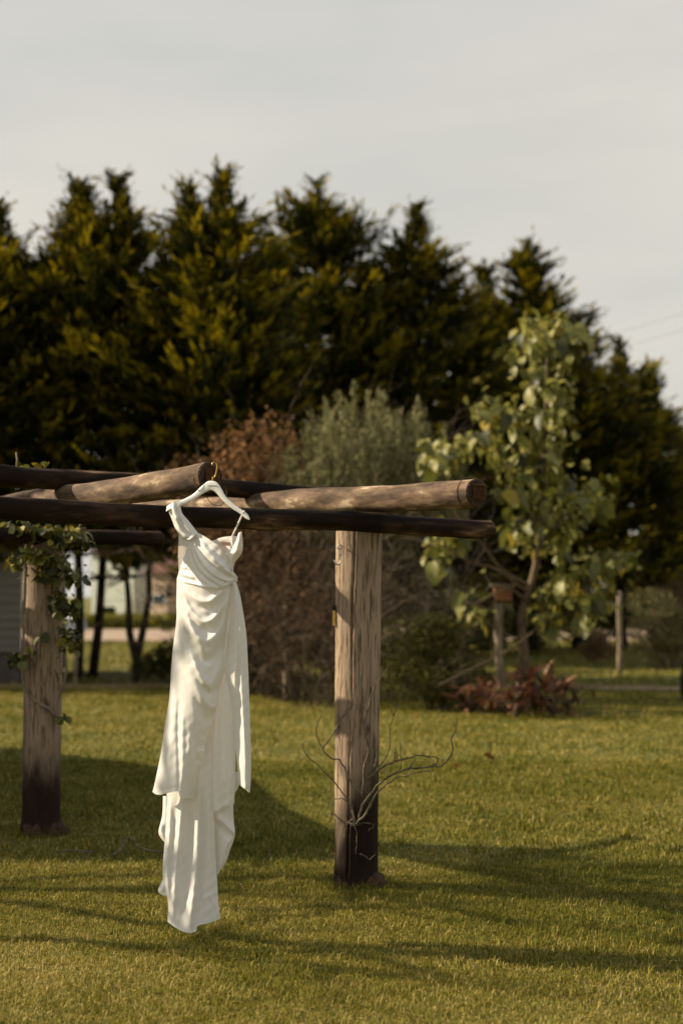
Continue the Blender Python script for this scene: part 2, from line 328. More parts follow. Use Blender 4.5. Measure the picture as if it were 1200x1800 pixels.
def conifer(px, ytop, Yd, rmax, zmin, label, nb=300, seed=0):
    tx = {142: 148, 206: 171}.get(px, px); tx = P(tx, 1000, Yd).x-P(px, 1000, Yd).x
    top = P(px, ytop, Yd); Ht = top.z; X0 = top.x; r = np.random.default_rng(seed)
    root = empty('cypress_tree', (X0, Yd, 0), label, 'tree', 'tall cypress trees in the windbreak row behind the lawn')
    t = MB(); t.tube(jit([(X0, Yd, -.05+Ht*.9*k/8) for k in range(0)] or [Vector((X0+tx*max(0, 1-k/5), Yd, -.05+Ht*.93*k/9)) for k in range(10)], .02), [(.10 if tx else .2)*(1-.9*k/9) for k in range(10)], 9)
    t.build('trunk', M['bark_dark'], root)
    out = []; br = MB()
    lean = r.normal(0, .03, 2)
    leaders = [(0, 0, 0, 1.0)]
    for k in range(nb):
        f = r.random()**.8; z = zmin+(Ht-zmin)*f; below = Ht-z
        prof = min(1, (max(below-.25, 0)/((4.5+.4*math.sin(seed))*max(1, Yd/29)))**.9)*(1+.16*math.sin(z*2.1+seed)+.10*math.sin(z*4.3+2*seed)); prof = max(prof, .07)
        a = r.random()*6.283; Lb = rmax*prof*(.62+.5*r.random())
        if r.random() < .12: Lb *= 1.3
        rise = .2+.55*f+.18*r.standard_normal()
        base = np.array([X0, Yd, z]); d = np.array([math.cos(a), math.sin(a), 0]); side = np.array([-d[1], d[0], 0])
        ncl = max(2, int(2.2+3.2*Lb)); bt = .43+.11*r.standard_normal()
        for c_ in range(ncl):
            t_ = 1-.62*(c_/ncl)*(.6+.6*r.random()) if c_ else 1.0; lat = r.normal(0, .30)*min(Lb, 1.5)*(1.15-t_)*1.6; n = 16
            cen = base+d*t_*Lb+side*lat+np.array([0, 0, rise*Lb*t_**1.6-.1*abs(lat)+r.normal(0, .06)])
            sz = (.55+.45*r.random())*(.6 if Lb < .5 else 1)*max(1, Yd/30); ct = bt+.15*r.standard_normal()+(.09 if c_ == 0 else 0)
            dd = unit(d+side*(lat*1.1+r.normal(0, .3))+np.array([0, 0, .25+.45*f+r.normal(0, .15)])); ss = unit(np.cross(dd, np.array([0, 0, 1.]))); uu = np.cross(ss, dd)
            q = r.normal(0, 1, (n, 3)); w_ = (1.1-.5*np.clip(q[:, :1], -1, 1))
            cc = cen+dd*(q[:, :1]*.23*sz)+ss*(q[:, 1:2]*.085*sz*w_)+uu*(q[:, 2:]*.032*sz)
            D = unit(dd+ss*(q[:, 1:2]*.42)+uu*(.15+.3*r.standard_normal((n, 1)))); Wd = unit(np.cross(D, uu+.45*rnd_unit(n, r)))
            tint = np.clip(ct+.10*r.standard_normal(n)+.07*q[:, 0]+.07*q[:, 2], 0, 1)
            out.append(cards(cc, D, Wd, sz*(.22+.15*r.random(n)), sz*(.055+.045*r.random(n)), tint, .06))
        if k % 4 == 0: br.tube([base, base+d*Lb*.5+np.array([0, 0, rise*Lb*.25]), base+d*Lb*.9+np.array([0, 0, rise*Lb*.8])], [.035, .02, .006], 5)
    # leading shoots
    for (ox, oy, dz) in ((0, 0, 0), (.18, .05, -.35), (-.2, -.1, -.5)):
        n = 60; tt = r.random(n); cc = np.stack([X0+ox+r.normal(0, .05, n)*(1.3-tt)+.06*np.sin(tt*3), Yd+oy+r.normal(0, .05, n)*(1.3-tt), Ht+dz-.9+.95*tt], -1)
        D = unit(np.stack([r.normal(0, .35, n), r.normal(0, .35, n), np.ones(n)], -1)); Wd = unit(np.cross(D, rnd_unit(n, r)))
        out.append(cards(cc, D, Wd, .16+.14*r.random(n), .05+.04*r.random(n), np.clip(.4+.15*r.standard_normal(n), 0, 1)))
    br.build('branches', M['bark_dark'], root, kind='stuff')
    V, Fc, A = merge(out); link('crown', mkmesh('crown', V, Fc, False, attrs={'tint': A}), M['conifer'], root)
    return root
CON = [(-70, 380, 27.5, 2.3, 1.9, 'cypress mostly cut off by the left edge of the photo, its right branches showing'),
       (-2, 365, 27.0, 1.5, 2.3, 'cypress with drooping side tips just inside the left edge, leftmost full spire'),
       (142, 330, 27.6, 2.1, 2.3, 'bushy cypress spire left of its close twin, above the ivy covered post'),
       (206, 318, 28.2, 1.9, 2.3, 'cypress spire in the close pair right of the bushy one, its trunk bare below'),
       (333, 325, 27.2, 1.7, 2.0, 'cypress with narrow tip, directly left of the tallest spire'),
       (388, 309, 26.7, 1.75, 1.6, 'tallest cypress of the row, right above the hanger of the dress'),
       (470, 430, 35, 2.2, .6, 'short low topped cypress filling the gap right of the tallest spire'),
       (556, 322, 36.3, 2.5, .3, 'broad cypress standing alone above the sage green shrub'),
       (640, 470, 36.5, 2.2, .3, 'low cypress crown in the gap right of the broad one'),
       (728, 368, 37.5, 2.6, .3, 'golden tipped cypress with forked top, above the long log end'),
       (850, 478, 41, 2.3, .3, 'small round topped cypress between two taller spires at right'),
       (926, 424, 41, 2.7, .3, 'cypress with layered side branches behind the large leaved tree'),
       (1010, 600, 43, 2.0, .3, 'low cypress shoulder right behind the large leaved tree crown'),
       (1086, 600, 44.0, 2.6, .3, 'dark cypress second from the right end of the row'),
       (1142, 645, 47.0, 2.2, .3, 'last small dark cypress before the row drops away at right'),
       (1200, 760, 52.0, 2.6, .3, 'low dark cypress at the right edge, lowest of the row')]
CON += [(-330, 340, 27.2, 2.3, 1.9, 'cypress beyond the left edge of the photo, next to the cut off one'), (-600, 360, 26.8, 2.3, 1.9, 'cypress farther beyond the left edge, second from the frame'),
        (-880, 350, 27.0, 2.3, 1.9, 'cypress farthest beyond the left edge of the photo')]
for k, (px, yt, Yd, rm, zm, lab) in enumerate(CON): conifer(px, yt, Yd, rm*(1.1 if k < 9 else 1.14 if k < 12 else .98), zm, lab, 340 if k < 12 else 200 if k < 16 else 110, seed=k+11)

def blob_cards(r, ctr, rad, n, size, asp, up=0., shell=.45, tmean=.45, tsd=.2, lumps=9):
    """leaf cards through an uneven volume made of lumps"""
    ctr = np.array(ctr); rad = np.array(rad)
    lc = rnd_unit(lumps, r)*(r.random(lumps)[:, None]**.5)*.72; lr = .30+.25*r.random(lumps)
    k = r.integers(0, lumps, n); q = rnd_unit(n, r)*(shell+(1-shell)*r.random(n)[:, None]**.5)
    q = lc[k]*(1.2 if lumps > 20 else 1)+q*(lr[k]*(.72 if lumps > 20 else 1))[:, None]; C = ctr+q*rad
    C[:, 2] = np.maximum(C[:, 2], .03)
    D = rnd_unit(n, r); D[:, 2] = D[:, 2]*(1-up)+up*1.5; D = unit(D); Wd = unit(np.cross(D, rnd_unit(n, r)))
    lt = r.normal(0, .1, lumps)[k]
    return cards(C, D, Wd, size*(.6+.8*r.random(n)), size*asp*(.7+.6*r.random(n)), np.clip(tmean+tsd*r.standard_normal(n)+lt, 0, 1), .08)
def twigs(r, base, spread, n, L, rise, w=.008, sub=2, segs=5):
    """arching twigs as thin three sided stems"""
    V = []; Fc = []; off = 0
    starts = []
    for k in range(n):
        a = r.random()*6.283; p = np.array(base)+np.array([math.cos(a), math.sin(a), 0])*spread*r.random()**.5
        d = unit(np.array([math.cos(a)*(1-rise)+r.normal(0, .25), math.sin(a)*(1-rise)+r.normal(0, .25), rise])); starts.append((p, d, L*(.5+.6*r.random()), w, 0))
    i = 0
    while i < len(starts):
        p, d, l, ww, lev = starts[i]; i += 1; pts = [p]
        for s_ in range(segs):
            d = unit(d+r.normal(0, .16, 3)+np.array([0, 0, -.03])); p = p+d*l/segs; pts.append(p)
            if lev < 2 and s_ > 0:
                for _ in range(sub if lev == 0 else 1):
                    if r.random() < .8: starts.append((p, unit(d+r.normal(0, .55, 3)), l*.45, ww*.55, lev+1))
        for j, q in enumerate(pts):
            rr = ww*(1-.8*j/segs)
            for m_ in range(3):
                an = m_*2.094; V.append(q+np.array([math.cos(an)*rr, math.sin(an)*rr*.6, math.sin(an)*rr*.6]))
        for j in range(segs):
            for m_ in range(3):
                m2 = (m_+1) % 3; Fc.append((off+j*3+m_, off+j*3+m2, off+j*3+3+m2, off+j*3+3+m_))
        off += 3*(segs+1)
    return np.array(V), np.array(Fc)
def shrub(name, label, cat, loc, rad, zc, mats, n, size, asp, up=0, tw=None, group=None, seed=0, tmean=.45, lumps=9, twm='twig'):
    r = np.random.default_rng(seed+100); root = empty(name, (loc[0], loc[1], 0), label, cat, group)
    V, Fc, A = blob_cards(r, (loc[0], loc[1], zc), rad, n, size, asp, up, tmean=tmean, lumps=lumps)
    link('foliage', mkmesh('foliage', V, Fc, False, attrs={'tint': A}), M[mats], root)
    if tw:
        V, Fc = twigs(r, (loc[0], loc[1], 0), rad[0]*.25, tw[0], tw[1], tw[2], tw[3])
        link('stems', mkmesh('stems', V, Fc, True, vecs={'tc': V}), M[twm], root)
    return root

# reddish autumn shrub, sage plume shrub, twiggy shrubs
a = G(470, 1222); shrub('autumn_shrub', 'tall shrub with rusty brown leaves behind the hanging dress', 'shrub', (P(450, 800, 23).x, 23), (1.6, 1.0, 1.75), 3.05, 'rust_leaf', 7000, .085, .6, .1, (26, 3.2, .88, .02), seed=1, lumps=34, tmean=.55)
shrub('autumn_shrub', 'lower brown leaved shrub between dress and thick post', 'shrub', (P(515, 1000, 21.8).x, 21.8), (1.1, .8, 1.4), 1.75, 'rust_leaf', 1000, .075, .5, .1, (30, 2.6, .85, .016), seed=2, tmean=.36, lumps=28)
def plume_shrub():
    r = np.random.default_rng(7); c = P(648, 790, 22.6); root = empty('sage_shrub', (c.x, 22.6, 0), 'tall shrub with upright sage green feathery plumes above the long log', 'shrub')
    L = []; st = MB()
    for k in range(230):
        a = r.random()*6.283; q = r.random()**.5; x = c.x+math.cos(a)*q*1.5; y = 22.6+math.sin(a)*q*.9
        top = 4.66-1.35*q**2.5+r.normal(0, .2); ln = .7+.5*r.random(); lx = math.cos(a)*q*.16; n = 60
        tt = r.random(n); R_ = .062*(1-tt*.6)
        C = np.stack([x+lx*tt*ln+r.normal(0, 1, n)*R_, y+r.normal(0, 1, n)*R_, top-ln+ln*tt], -1)
        D = unit(np.stack([r.normal(0, .5, n)+lx, r.normal(0, .5, n), np.full(n, .9)], -1)); Wd = unit(np.cross(D, rnd_unit(n, r)))
        L.append(cards(C, D, Wd, .09+.06*r.random(n), .02+.015*r.random(n), np.clip(.48+r.normal(0, .12)+.16*r.standard_normal(n)+.15*(tt-.5), 0, 1)))
    V, Fc, A = merge(L+[blob_cards(r, (c.x, 22.6, 3.1), (1.15, .8, .8), 3500, .08, .3, .5, tmean=.3)]); link('foliage', mkmesh('foliage', V, Fc, False, attrs={'tint': A}), M['sage'], root)
    V, Fc = twigs(r, (c.x, 22.6, 0), .5, 30, 3.6, .93, .02); link('stems', mkmesh('stems', V, Fc, True, vecs={'tc': V}), M['twig'], root)
plume_shrub()
def bare_shrub(px, Y, n, L, rise, label, seed, w=.015, m='twig'):
    x = P(px, 1000, Y).x; root = empty('bare_shrub', (x, Y, 0), label, 'shrub'); r = np.random.default_rng(seed)
    V, Fc = twigs(r, (x, Y, 0), .4, n, L, rise, w, 2, 6); link('stems', mkmesh('stems', V, Fc, True, vecs={'tc': V}), M[m], root)
    V, Fc, A = blob_cards(r, (x, Y, L*.55), (.9, .6, L*.45), 380, .055, .5, .1, tmean=.45, lumps=24); link('foliage', mkmesh('foliage', V, Fc, False, attrs={'tint': A}), M['rust_leaf'], root)
bare_shrub(560, 20.8, 26, 2.4, .86, 'dense bare brown twiggy shrub just left behind the thick post', 31)
bare_shrub(715, 21.9, 26, 2.5, .86, 'tall leafless twiggy shrub just right of the thick post', 32, .017, 'bark_pale')
bare_shrub(492, 22.3, 22, 2.1, .9, 'thin brown twiggy shrub close to the right side of the dress', 33)
shrub('dark_bush', 'rounded dark green bush between thick post and red leaved plants', 'bush', (P(765, 1100, 20.2).x, 20.2), (.95, .8, .80), .68, 'bush_leaf', 9000, .08, .25, .35, (20, 1.0, .7, .012), seed=5, tmean=.5)
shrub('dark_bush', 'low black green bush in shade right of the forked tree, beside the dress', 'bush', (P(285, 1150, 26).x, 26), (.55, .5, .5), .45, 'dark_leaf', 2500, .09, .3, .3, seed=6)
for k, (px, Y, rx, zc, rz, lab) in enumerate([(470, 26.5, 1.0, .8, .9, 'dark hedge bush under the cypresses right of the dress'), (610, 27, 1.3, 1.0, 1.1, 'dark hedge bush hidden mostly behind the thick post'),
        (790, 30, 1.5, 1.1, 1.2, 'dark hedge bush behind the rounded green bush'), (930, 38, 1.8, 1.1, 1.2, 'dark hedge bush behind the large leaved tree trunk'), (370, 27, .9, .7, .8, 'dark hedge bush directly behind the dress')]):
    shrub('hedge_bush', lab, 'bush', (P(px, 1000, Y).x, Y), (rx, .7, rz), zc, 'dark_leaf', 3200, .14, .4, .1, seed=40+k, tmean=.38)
# right side shrubs
shrub('olive_shrub', 'wide olive brown shrub at the right edge beyond the lawn', 'shrub', (P(1168, 1100, 31).x, 31), (1.15, .9, .72), .98, 'olive_leaf', 8000, .09, .3, .5, (40, 1.4, .8, .014), seed=9)
shrub('olive_shrub', 'pale dry topped shrub behind the wide olive one at far right', 'shrub', (P(1180, 1060, 42).x, 42), (1.9, 1.0, 1.1), 1.0, 'straw', 5000, .12, .14, .8, seed=10, tmean=.35)
shrub('dry_grass_clump', 'small orange dry grass clump left of the wooden stake at right', 'plant', (P(1045, 1140, 33).x, 33), (.45, .4, .4), .42, 'straw', 1400, .2, .08, .7, seed=12, tmean=.35)
shrub('round_bush', 'small dark ball shaped bush on the far lawn at right', 'bush', (P(1018, 1128, 44).x, 44), (.4, .4, .45), .42, 'leaf_bronze', 900, .12, .5, seed=13)
shrub('round_bush', 'dark round bush in front of the pale green far building', 'bush', (P(194, 1069, 72).x, 72), (.42, .4, .55), .75, 'dark_leaf', 900, .18, .5, seed=14)
# weeds along the road
for k, (x0, x1, Y, lab) in enumerate([(-22, -8, 68, 'green weeds along the far side of the road at left'), (8, 30, 68, 'green weeds along the far side of the road at right')]):
    r = np.random.default_rng(60+k); n = 9000; C = np.stack([x0+(x1-x0)*r.random(n), Y+2*r.random(n), .05+.55*r.random(n)**1.5], -1); D = unit(np.stack([r.normal(0, .4, n), r.normal(0, .4, n), np.ones(n)], -1)); Wd = unit(np.cross(D, rnd_unit(n, r)))
    V, Fc, A = cards(C, D, Wd, .3+.2*r.random(n), .05+.05*r.random(n), np.clip(.35+.15*r.standard_normal(n), 0, 1)); link('weeds', mkmesh('weeds', V, Fc, False, attrs={'tint': A}), M['grass'], label=lab, cat='weeds', kind='stuff')

# ---------------------------------------------------------------- trees with bare trunks at the left
def trunk_tree(px, base_y, label, wpx, zt, lean=0, name='slim_tree'):
    b = G(px, base_y); root = empty(name, b, label, 'tree'); t = MB()
    w = wpx*b.y/F/2; pts = [b+Vector((lean*k/7, 0, zt*k/7-.05*(k == 0))) for k in range(8)]
    t.tube(jit(pts, .012), [w*(1.25 if k == 0 else 1-.05*k) for k in range(8)], 10); t.build('trunk', M['bark_dark'], root); return root, b
def forked():
    b = G(240, 1198); root = empty('forked_tree', b, 'small tree with V shaped black trunk and yellowing leaves left of the dress', 'tree'); t = MB(); Y = b.y
    t.tube(smooth_path([b-Vector((0, 0, .05)), P(240, 1170, Y), P(240, 1148, Y)]), .085, 9); t.tube(smooth_path([P(239, 1155, Y), P(228, 1110, Y), P(226, 1050, Y), P(220, 1005, Y), P(205, 960, Y)]), [.08-.0018*k for k in range(25)], 8)
    t.tube(smooth_path([P(241, 1155, Y), P(251, 1110, Y+.1), P(262, 1050, Y+.1), P(262, 1000, Y+.1), P(275, 950, Y+.1)]), [.08-.0018*k for k in range(25)], 8)
    t.build('trunk', M['bark_dark'], root); r = np.random.default_rng(3)
    c = P(245, 975, Y); V, Fc, A = blob_cards(r, (c.x, Y, c.z+.15), (.95, .6, .42), 2600, .085, .5, tmean=.42, lumps=12); link('crown', mkmesh('crown', V, Fc, False, attrs={'tint': A}), M['olive_leaf'], root)
forked()
b = G(503, 1232); root = empty('pale_tree', b, 'thin pale trunk standing right of the dress, lost in brown twigs above', 'tree'); t = MB()
t.tube(smooth_path([b-Vector((0, 0, .05)), P(504, 1170, b.y), P(502, 1100, b.y), P(506, 1000, b.y+.2), P(498, 900, b.y+.3)]), [.062-.0016*k for k in range(25)], 9); t.build('trunk', M['bark_pale'], root)
r = np.random.default_rng(77); V, Fc, A = blob_cards(r, (P(503, 900, b.y).x, b.y+.3, 2.6), (.6, .5, .6), 900, .06, .5, tmean=.4); link('crown', mkmesh('crown', V, Fc, False, attrs={'tint': A}), M['rust_leaf'], root)
b = G(1196, 1232); root = empty('pale_tree', (b.x+.1, b.y, 0), 'dark leaning trunk cut by the right edge of the photo', 'tree'); t = MB()
t.tube(smooth_path([b+Vector((.12, 0, -.05)), b+Vector((.08, 0, .4)), b+Vector((.35, 0, 1.6)), b+Vector((.5, .1, 2.6))]), [.09-.002*k for k in range(19)], 9); t.build('trunk', M['bark_dark'], root)
V, Fc, A = blob_cards(r, (b.x+1.3, b.y+.2, 3.0), (.9, .7, .7), 2200, .09, .4, tmean=.4); link('crown', mkmesh('crown', V, Fc, False, attrs={'tint': A}), M['dark_leaf'], root)
c = P(1200, 745, 95); root = empty('distant_tree', (c.x, 95, 0), 'greyish distant treetop at the right edge below the sky', 'tree'); t = MB(); t.tube([(c.x, 95, -.1), (c.x, 95, 10)], [.3, .1], 8); t.build('trunk', M['bark_dark'], root)
V, Fc, A = blob_cards(r, (c.x+.3, 95, 10.6), (1.4, 1.4, 3.4), 3000, .35, .4, .3, tmean=.45); link('crown', mkmesh('crown', V, Fc, False, attrs={'tint': A}), M['sage'], root)

# wooden stakes
def stake(px, yb, yt, w, label, m='bark_pale'):
    b = G(px, yb); t = MB(); r_ = w*b.y/F/2; top = P(px, yt, b.y); t.tube(jit([Vector((b.x, b.y, -.05)).lerp(Vector((b.x+.01, b.y, top.z)), k/5) for k in range(6)], .006), [r_*(1+.1*math.sin(k*2)) for k in range(6)], 9)
    o = t.build('wooden_stake', M[m]); tag(o, label, 'stake'); return o
stake(133, 1206, 1150, 6, 'short brown stake between ivy covered post and black trunks')
stake(1089, 1185, 1040, 9, 'weathered grey wooden stake beside the olive shrub at right')

# ---------------------------------------------------------------- far buildings, car
def building(name, x0, x1, Y, h, depth, mw, mr_, label, wins=()):
    root = empty(name, ((x0+x1)/2, Y, 0), label, 'building'); root.rotation_euler.z = -.55; b = MB(); b.box(((x0+x1)/2, Y+depth/2, h/2-.05), (x1-x0, depth, h+.1)); b.build('wall', mw, root, False)
    V = [(x0-.3, Y-.3, h), (x1+.3, Y-.3, h), (x1+.3, Y+depth+.3, h), (x0-.3, Y+depth+.3, h), (x0-.3, Y+depth/2, h+1.4), (x1+.3, Y+depth/2, h+1.4)]
    link('roof', mkmesh('roof', V, [(0, 1, 5, 4), (2, 3, 4, 5), (0, 4, 3), (1, 2, 5), (3, 2, 1, 0)], False), mr_, root)
    for (wx, wz, ww, wh) in wins:
        b = MB(); b.box((wx, Y-.02, wz), (ww, .06, wh)); w_ = b.build('window', M['white'], root, False); b = MB(); b.box((wx, Y-.055, wz), (ww*.8, .03, wh*.8)); b.build('pane', M['glass'], w_, False)
X = lambda px, Y: P(px, 1000, Y).x
building('far_building', X(150, 90), X(246, 90), 90, 4.2, 8, M['cream'], M['redroof'], 'pale green white building seen beyond the road between black trunks')
building('far_house', X(258, 84), X(300, 84), 84, 2.9, 6, M['tan'], M['redroof'], 'tan far house with brown roof, seen just left of the dress', [(X(280, 84), 1.35, 1.1, .6)])
building('far_house', X(418, 80), X(452, 80), 80, 2.8, 6, M['tan'], M['redroof'], 'tan far house glimpsed through twigs right of the dress', [])
def car():
    Y = 48; x = X(38, Y); root = empty('parked_car', (x, Y, 0), 'white car with dark windows parked beyond the lawn behind the ivy post', 'car'); root.rotation_euler.z = -.35
    prof = [(-2.1, .35), (-2.1, .85), (-1.9, 1.0), (-1.2, 1.45), (.6, 1.45), (1.1, 1.0), (2.0, .85), (2.1, .4)]
    V = [(x+p[0], Y-.8*(1 if p[1] < 1.1 else .82), p[1]) for p in prof]+[(x+p[0], Y+.8*(1 if p[1] < 1.1 else .82), p[1]) for p in prof]
    n = len(prof); link('body', mkmesh('body', V, [tuple(range(n)), tuple(reversed(range(n, 2*n)))]+[(i, n+i, n+(i+1) % n, (i+1) % n) for i in range(n)], False), M['white'], root)
    for a0, a1, b0, b1 in ((-1.62, -.35, -1.12, -.35), (-.27, .86, -.27, .55)):
        V = [(x+a0, Y-.81, 1.04), (x+a1, Y-.81, 1.04), (x+b1, Y-.69, 1.37), (x+b0, Y-.69, 1.37)]; V += [(p[0], p[1]+.05, p[2]) for p in V]
        link('window', mkmesh('window', V, [(0, 1, 2, 3), (7, 6, 5, 4), (0, 4, 5, 1), (1, 5, 6, 2), (2, 6, 7, 3), (3, 7, 4, 0)], False), M['glass'], root)
    for wx in (-1.35, 1.35):
        for wy in (-.72, .72):
            t = MB(); t.tube([(x+wx, Y+wy-.11, .32), (x+wx, Y+wy+.11, .32)], .32, 20); w_ = t.build('wheel', M['tyre'], root); t = MB(); t.tube([(x+wx, Y+wy-.125, .32), (x+wx, Y+wy+.125, .32)], .19, 14); t.build('rim', M['steel'], w_)
car()

# shaded weatherboard cottage at the left edge
def cottage():
    Y = 26.2; x1 = X(43, Y); x0 = x1-5; root = empty('cottage', (x1-2.5, Y, 0), 'grey weatherboard cottage in tree shade at the left edge', 'building')
    zt = P(20, 955, Y).z; zb = P(20, 1135, Y).z
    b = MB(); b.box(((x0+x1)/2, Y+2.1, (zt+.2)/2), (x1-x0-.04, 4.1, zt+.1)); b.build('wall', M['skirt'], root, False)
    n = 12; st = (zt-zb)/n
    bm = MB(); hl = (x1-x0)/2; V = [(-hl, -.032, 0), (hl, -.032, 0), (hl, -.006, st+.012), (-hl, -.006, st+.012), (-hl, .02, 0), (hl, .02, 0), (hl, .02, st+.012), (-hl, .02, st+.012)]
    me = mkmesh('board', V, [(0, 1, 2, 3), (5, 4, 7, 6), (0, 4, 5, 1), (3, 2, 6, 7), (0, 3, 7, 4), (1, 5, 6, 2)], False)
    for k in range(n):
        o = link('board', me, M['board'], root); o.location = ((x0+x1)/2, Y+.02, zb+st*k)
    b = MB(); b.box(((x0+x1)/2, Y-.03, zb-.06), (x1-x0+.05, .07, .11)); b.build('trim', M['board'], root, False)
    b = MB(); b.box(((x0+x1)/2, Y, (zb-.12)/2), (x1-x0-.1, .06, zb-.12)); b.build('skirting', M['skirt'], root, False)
    b = MB(); b.box((x1+.02, Y-.02, (zt+.3)/2+.15), (.09, .1, zt-.3)); b.build('corner_trim', M['white'], root, False)
    V = [(x0-.4, Y-.7, zt-.02), (x1+.25, Y-.7, zt-.02), (x1+.25, Y+4.9, zt-.02), (x0-.4, Y+4.9, zt-.02), (x0-.4, Y+2.1, zt+1.1), (x1+.25, Y+2.1, zt+1.1)]
    link('roof', mkmesh('roof', V, [(0, 1, 5, 4), (2, 3, 4, 5), (0, 4, 3), (1, 2, 5), (3, 2, 1, 0)], False), M['roof'], root)
cottage()

# unseen at left: block shaped to cast the lawn shadow, tree casting branch shadows
def shadow_caster():
    xw = -4.75; te = math.tan(SUN_EL)
    def lift(gx, gy):           # point of the wall plane that shades ground point gx, gy
        k = (gx-xw)/(-SH.x); return (gy+SH.y*k, k*te)
    prof = [lift(-.07, 8.72), lift(-.02, 9.7), lift(-.45, 10.9), lift(-.80, 12.5), lift(-3.4, 15.1)]
    y0 = prof[0][0]; prof = [(y0, -.05)]+prof+[(prof[-1][0], -.05)]
    root = empty('shadow_caster', (-6.5, 12, 0), 'unseen shed like block added beyond the left edge to cast the lawn shadow', 'building'); n = len(prof)
    V = [(xw, p[0], p[1]-(.06 if 0 < i < n-1 else 0)) for i, p in enumerate(prof)]+[(-8.5, p[0], p[1]-(.06 if 0 < i < n-1 else 0)) for i, p in enumerate(prof)]
    link('wall', mkmesh('wall', V, [tuple(range(n)), tuple(reversed(range(n, 2*n)))]+[(i, n+i, n+(i+1) % n, (i+1) % n) for i in range(n)], False), M['board'], root)
    rf = prof[1:-1]; m = len(rf); V = [(x_, p[0], p[1]+dz) for x_, dz in ((xw+.02, -.055), (xw+.02, .02), (-8.6, .02), (-8.6, -.055)) for p in rf]
    Fc = [(k*m+i, k*m+i+1, ((k+1) % 4)*m+i+1, ((k+1) % 4)*m+i) for k in range(4) for i in range(m-1)]+[(0, m, 2*m, 3*m), (m-1, 4*m-1, 3*m-1, 2*m-1)]
    link('roof', mkmesh('roof', V, Fc, False), M['roof'], root)
shadow_caster()
def shade_tree():
    te = math.tan(SUN_EL); B = Vector((-8.4, 8.3, 0)); root = empty('garden_tree', B, 'spreading nearly bare garden tree beyond the left edge', 'tree'); t = MB()
    def lift(px, py, h): g = G(px, py); return Vector((g.x+SH.x*h/te, g.y+SH.y*h/te, h))
    fork = B+Vector((.3, 0, 1.9)); t.tube(jit([B-Vector((0, 0, .1)), B+Vector((.05, 0, .7)), B+Vector((.2, 0, 1.4)), fork], .03), [.3, .22, .2, .19], 12); t.build('trunk', M['bark_dark'], root)
    e0 = [(-60, 1492), (560, 1499), (680, 1502), (827, 1513)]; m0 = [(-50, 1566), (130, 1567), (270, 1566), (400, 1548), (573, 1549)]; a0 = [(-60, 1648), (145, 1657), (300, 1672), (600, 1678)]
    streaks = [a0+[(773, 1684), (967, 1688), (1200, 1706), (1300, 1716)], m0+[(667, 1572), (800, 1580)],
               [(-50, 1585), (90, 1597), (180, 1614), (300, 1631), (420, 1650), (560, 1668), (653, 1690), (813, 1724)], [(-40, 1556), (90, 1545), (200, 1540), (300, 1533)],
               e0+[(1000, 1540), (1200, 1564), (1320, 1580)], m0+[(680, 1582), (780, 1597), (913, 1625), (1080, 1640), (1200, 1662), (1290, 1690)], e0+[(900, 1522), (960, 1535), (1050, 1528), (1190, 1530)],
               a0[:3]+[(420, 1630), (520, 1612), (640, 1600), (760, 1598), (860, 1590)], m0+[(667, 1562), (820, 1560), (960, 1552), (1080, 1556), (1230, 1548)], a0[:2]+[(240, 1672), (420, 1690), (540, 1700), (620, 1716), (720, 1722)], e0+[(940, 1545), (1060, 1572), (1200, 1604), (1300, 1622)], m0+[(640, 1590), (760, 1618), (860, 1622), (960, 1632)], a0[:3]+[(420, 1655), (520, 1640), (640, 1634)], m0[:3]+[(360, 1590), (470, 1602), (560, 1596), (640, 1602)]]
    for si, s_ in enumerate(streaks):
        hs = [2.7+1.9*(p[0]+60)/1300+.03*si for p in s_]; pts = [lift(p[0], p[1], h) for p, h in zip(s_, hs)]
        lim = MB(); first = pts[0]; lead = [fork, fork.lerp(first, .5)+Vector((0, 0, .12))]
        path = smooth_path(lead+pts, 6); m_ = len(path); w0 = (.050 if si < 3 else .036 if si < 6 else .028)
        path = jit(path, .014); lim.tube(path, [max(.020, w0*(1-.45*k/m_)*(1+.25*math.sin(k*1.7+si))) for k in range(m_)], 7)
        r = np.random.default_rng(si)
        for k in range(8, m_-2, 5):      # twigs
            p = path[k]; d = (path[min(k+2, m_-1)]-path[k-2]).normalized(); q = (d+Vector(r.normal(0, .2, 3))).normalized(); L_ = .5+.9*r.random(); e = p+q*L_
            w1, w2 = p.y+.215*p.x, e.y+.215*e.x          # keep clear of the light that reaches the dress
            if min(abs(w1-6.68), abs(w2-6.68)) < .36 or (w1-6.68)*(w2-6.68) < 0: continue
            q2 = (q+Vector(r.normal(0, .25, 3))).normalized(); lim.tube([p, p+q*L_*.5, p+q*L_*.5+q2*L_*.5], [.019, .013, .005], 5)
            if r.random() < .5: q3 = (q+Vector(r.normal(0, .45, 3))).normalized(); lim.tube([p+q*L_*.5, p+q*L_*.5+q3*.35], [.010, .004], 4)
        lim.build('limb', M['bark_dark'], root)
shade_tree()

# power lines
for k, (a, b_, lab) in enumerate([((900, 622), (1330, 482), 'thin faint power line crossing the sky at right, upper one'), ((900, 645), (1330, 516), 'thin faint power line crossing the sky at right, lower one')]):
    t = MB(); A_ = P(a[0], a[1], 90); B_ = P(b_[0]+60, b_[1], 70); t.tube([A_.lerp(B_, j/12)-Vector((0, 0, .5*(1-(j/6-1)**2))) for j in range(13)], .007, 5); tag(t.build('power_line', M['tyre']), lab, 'power line', 'power lines')

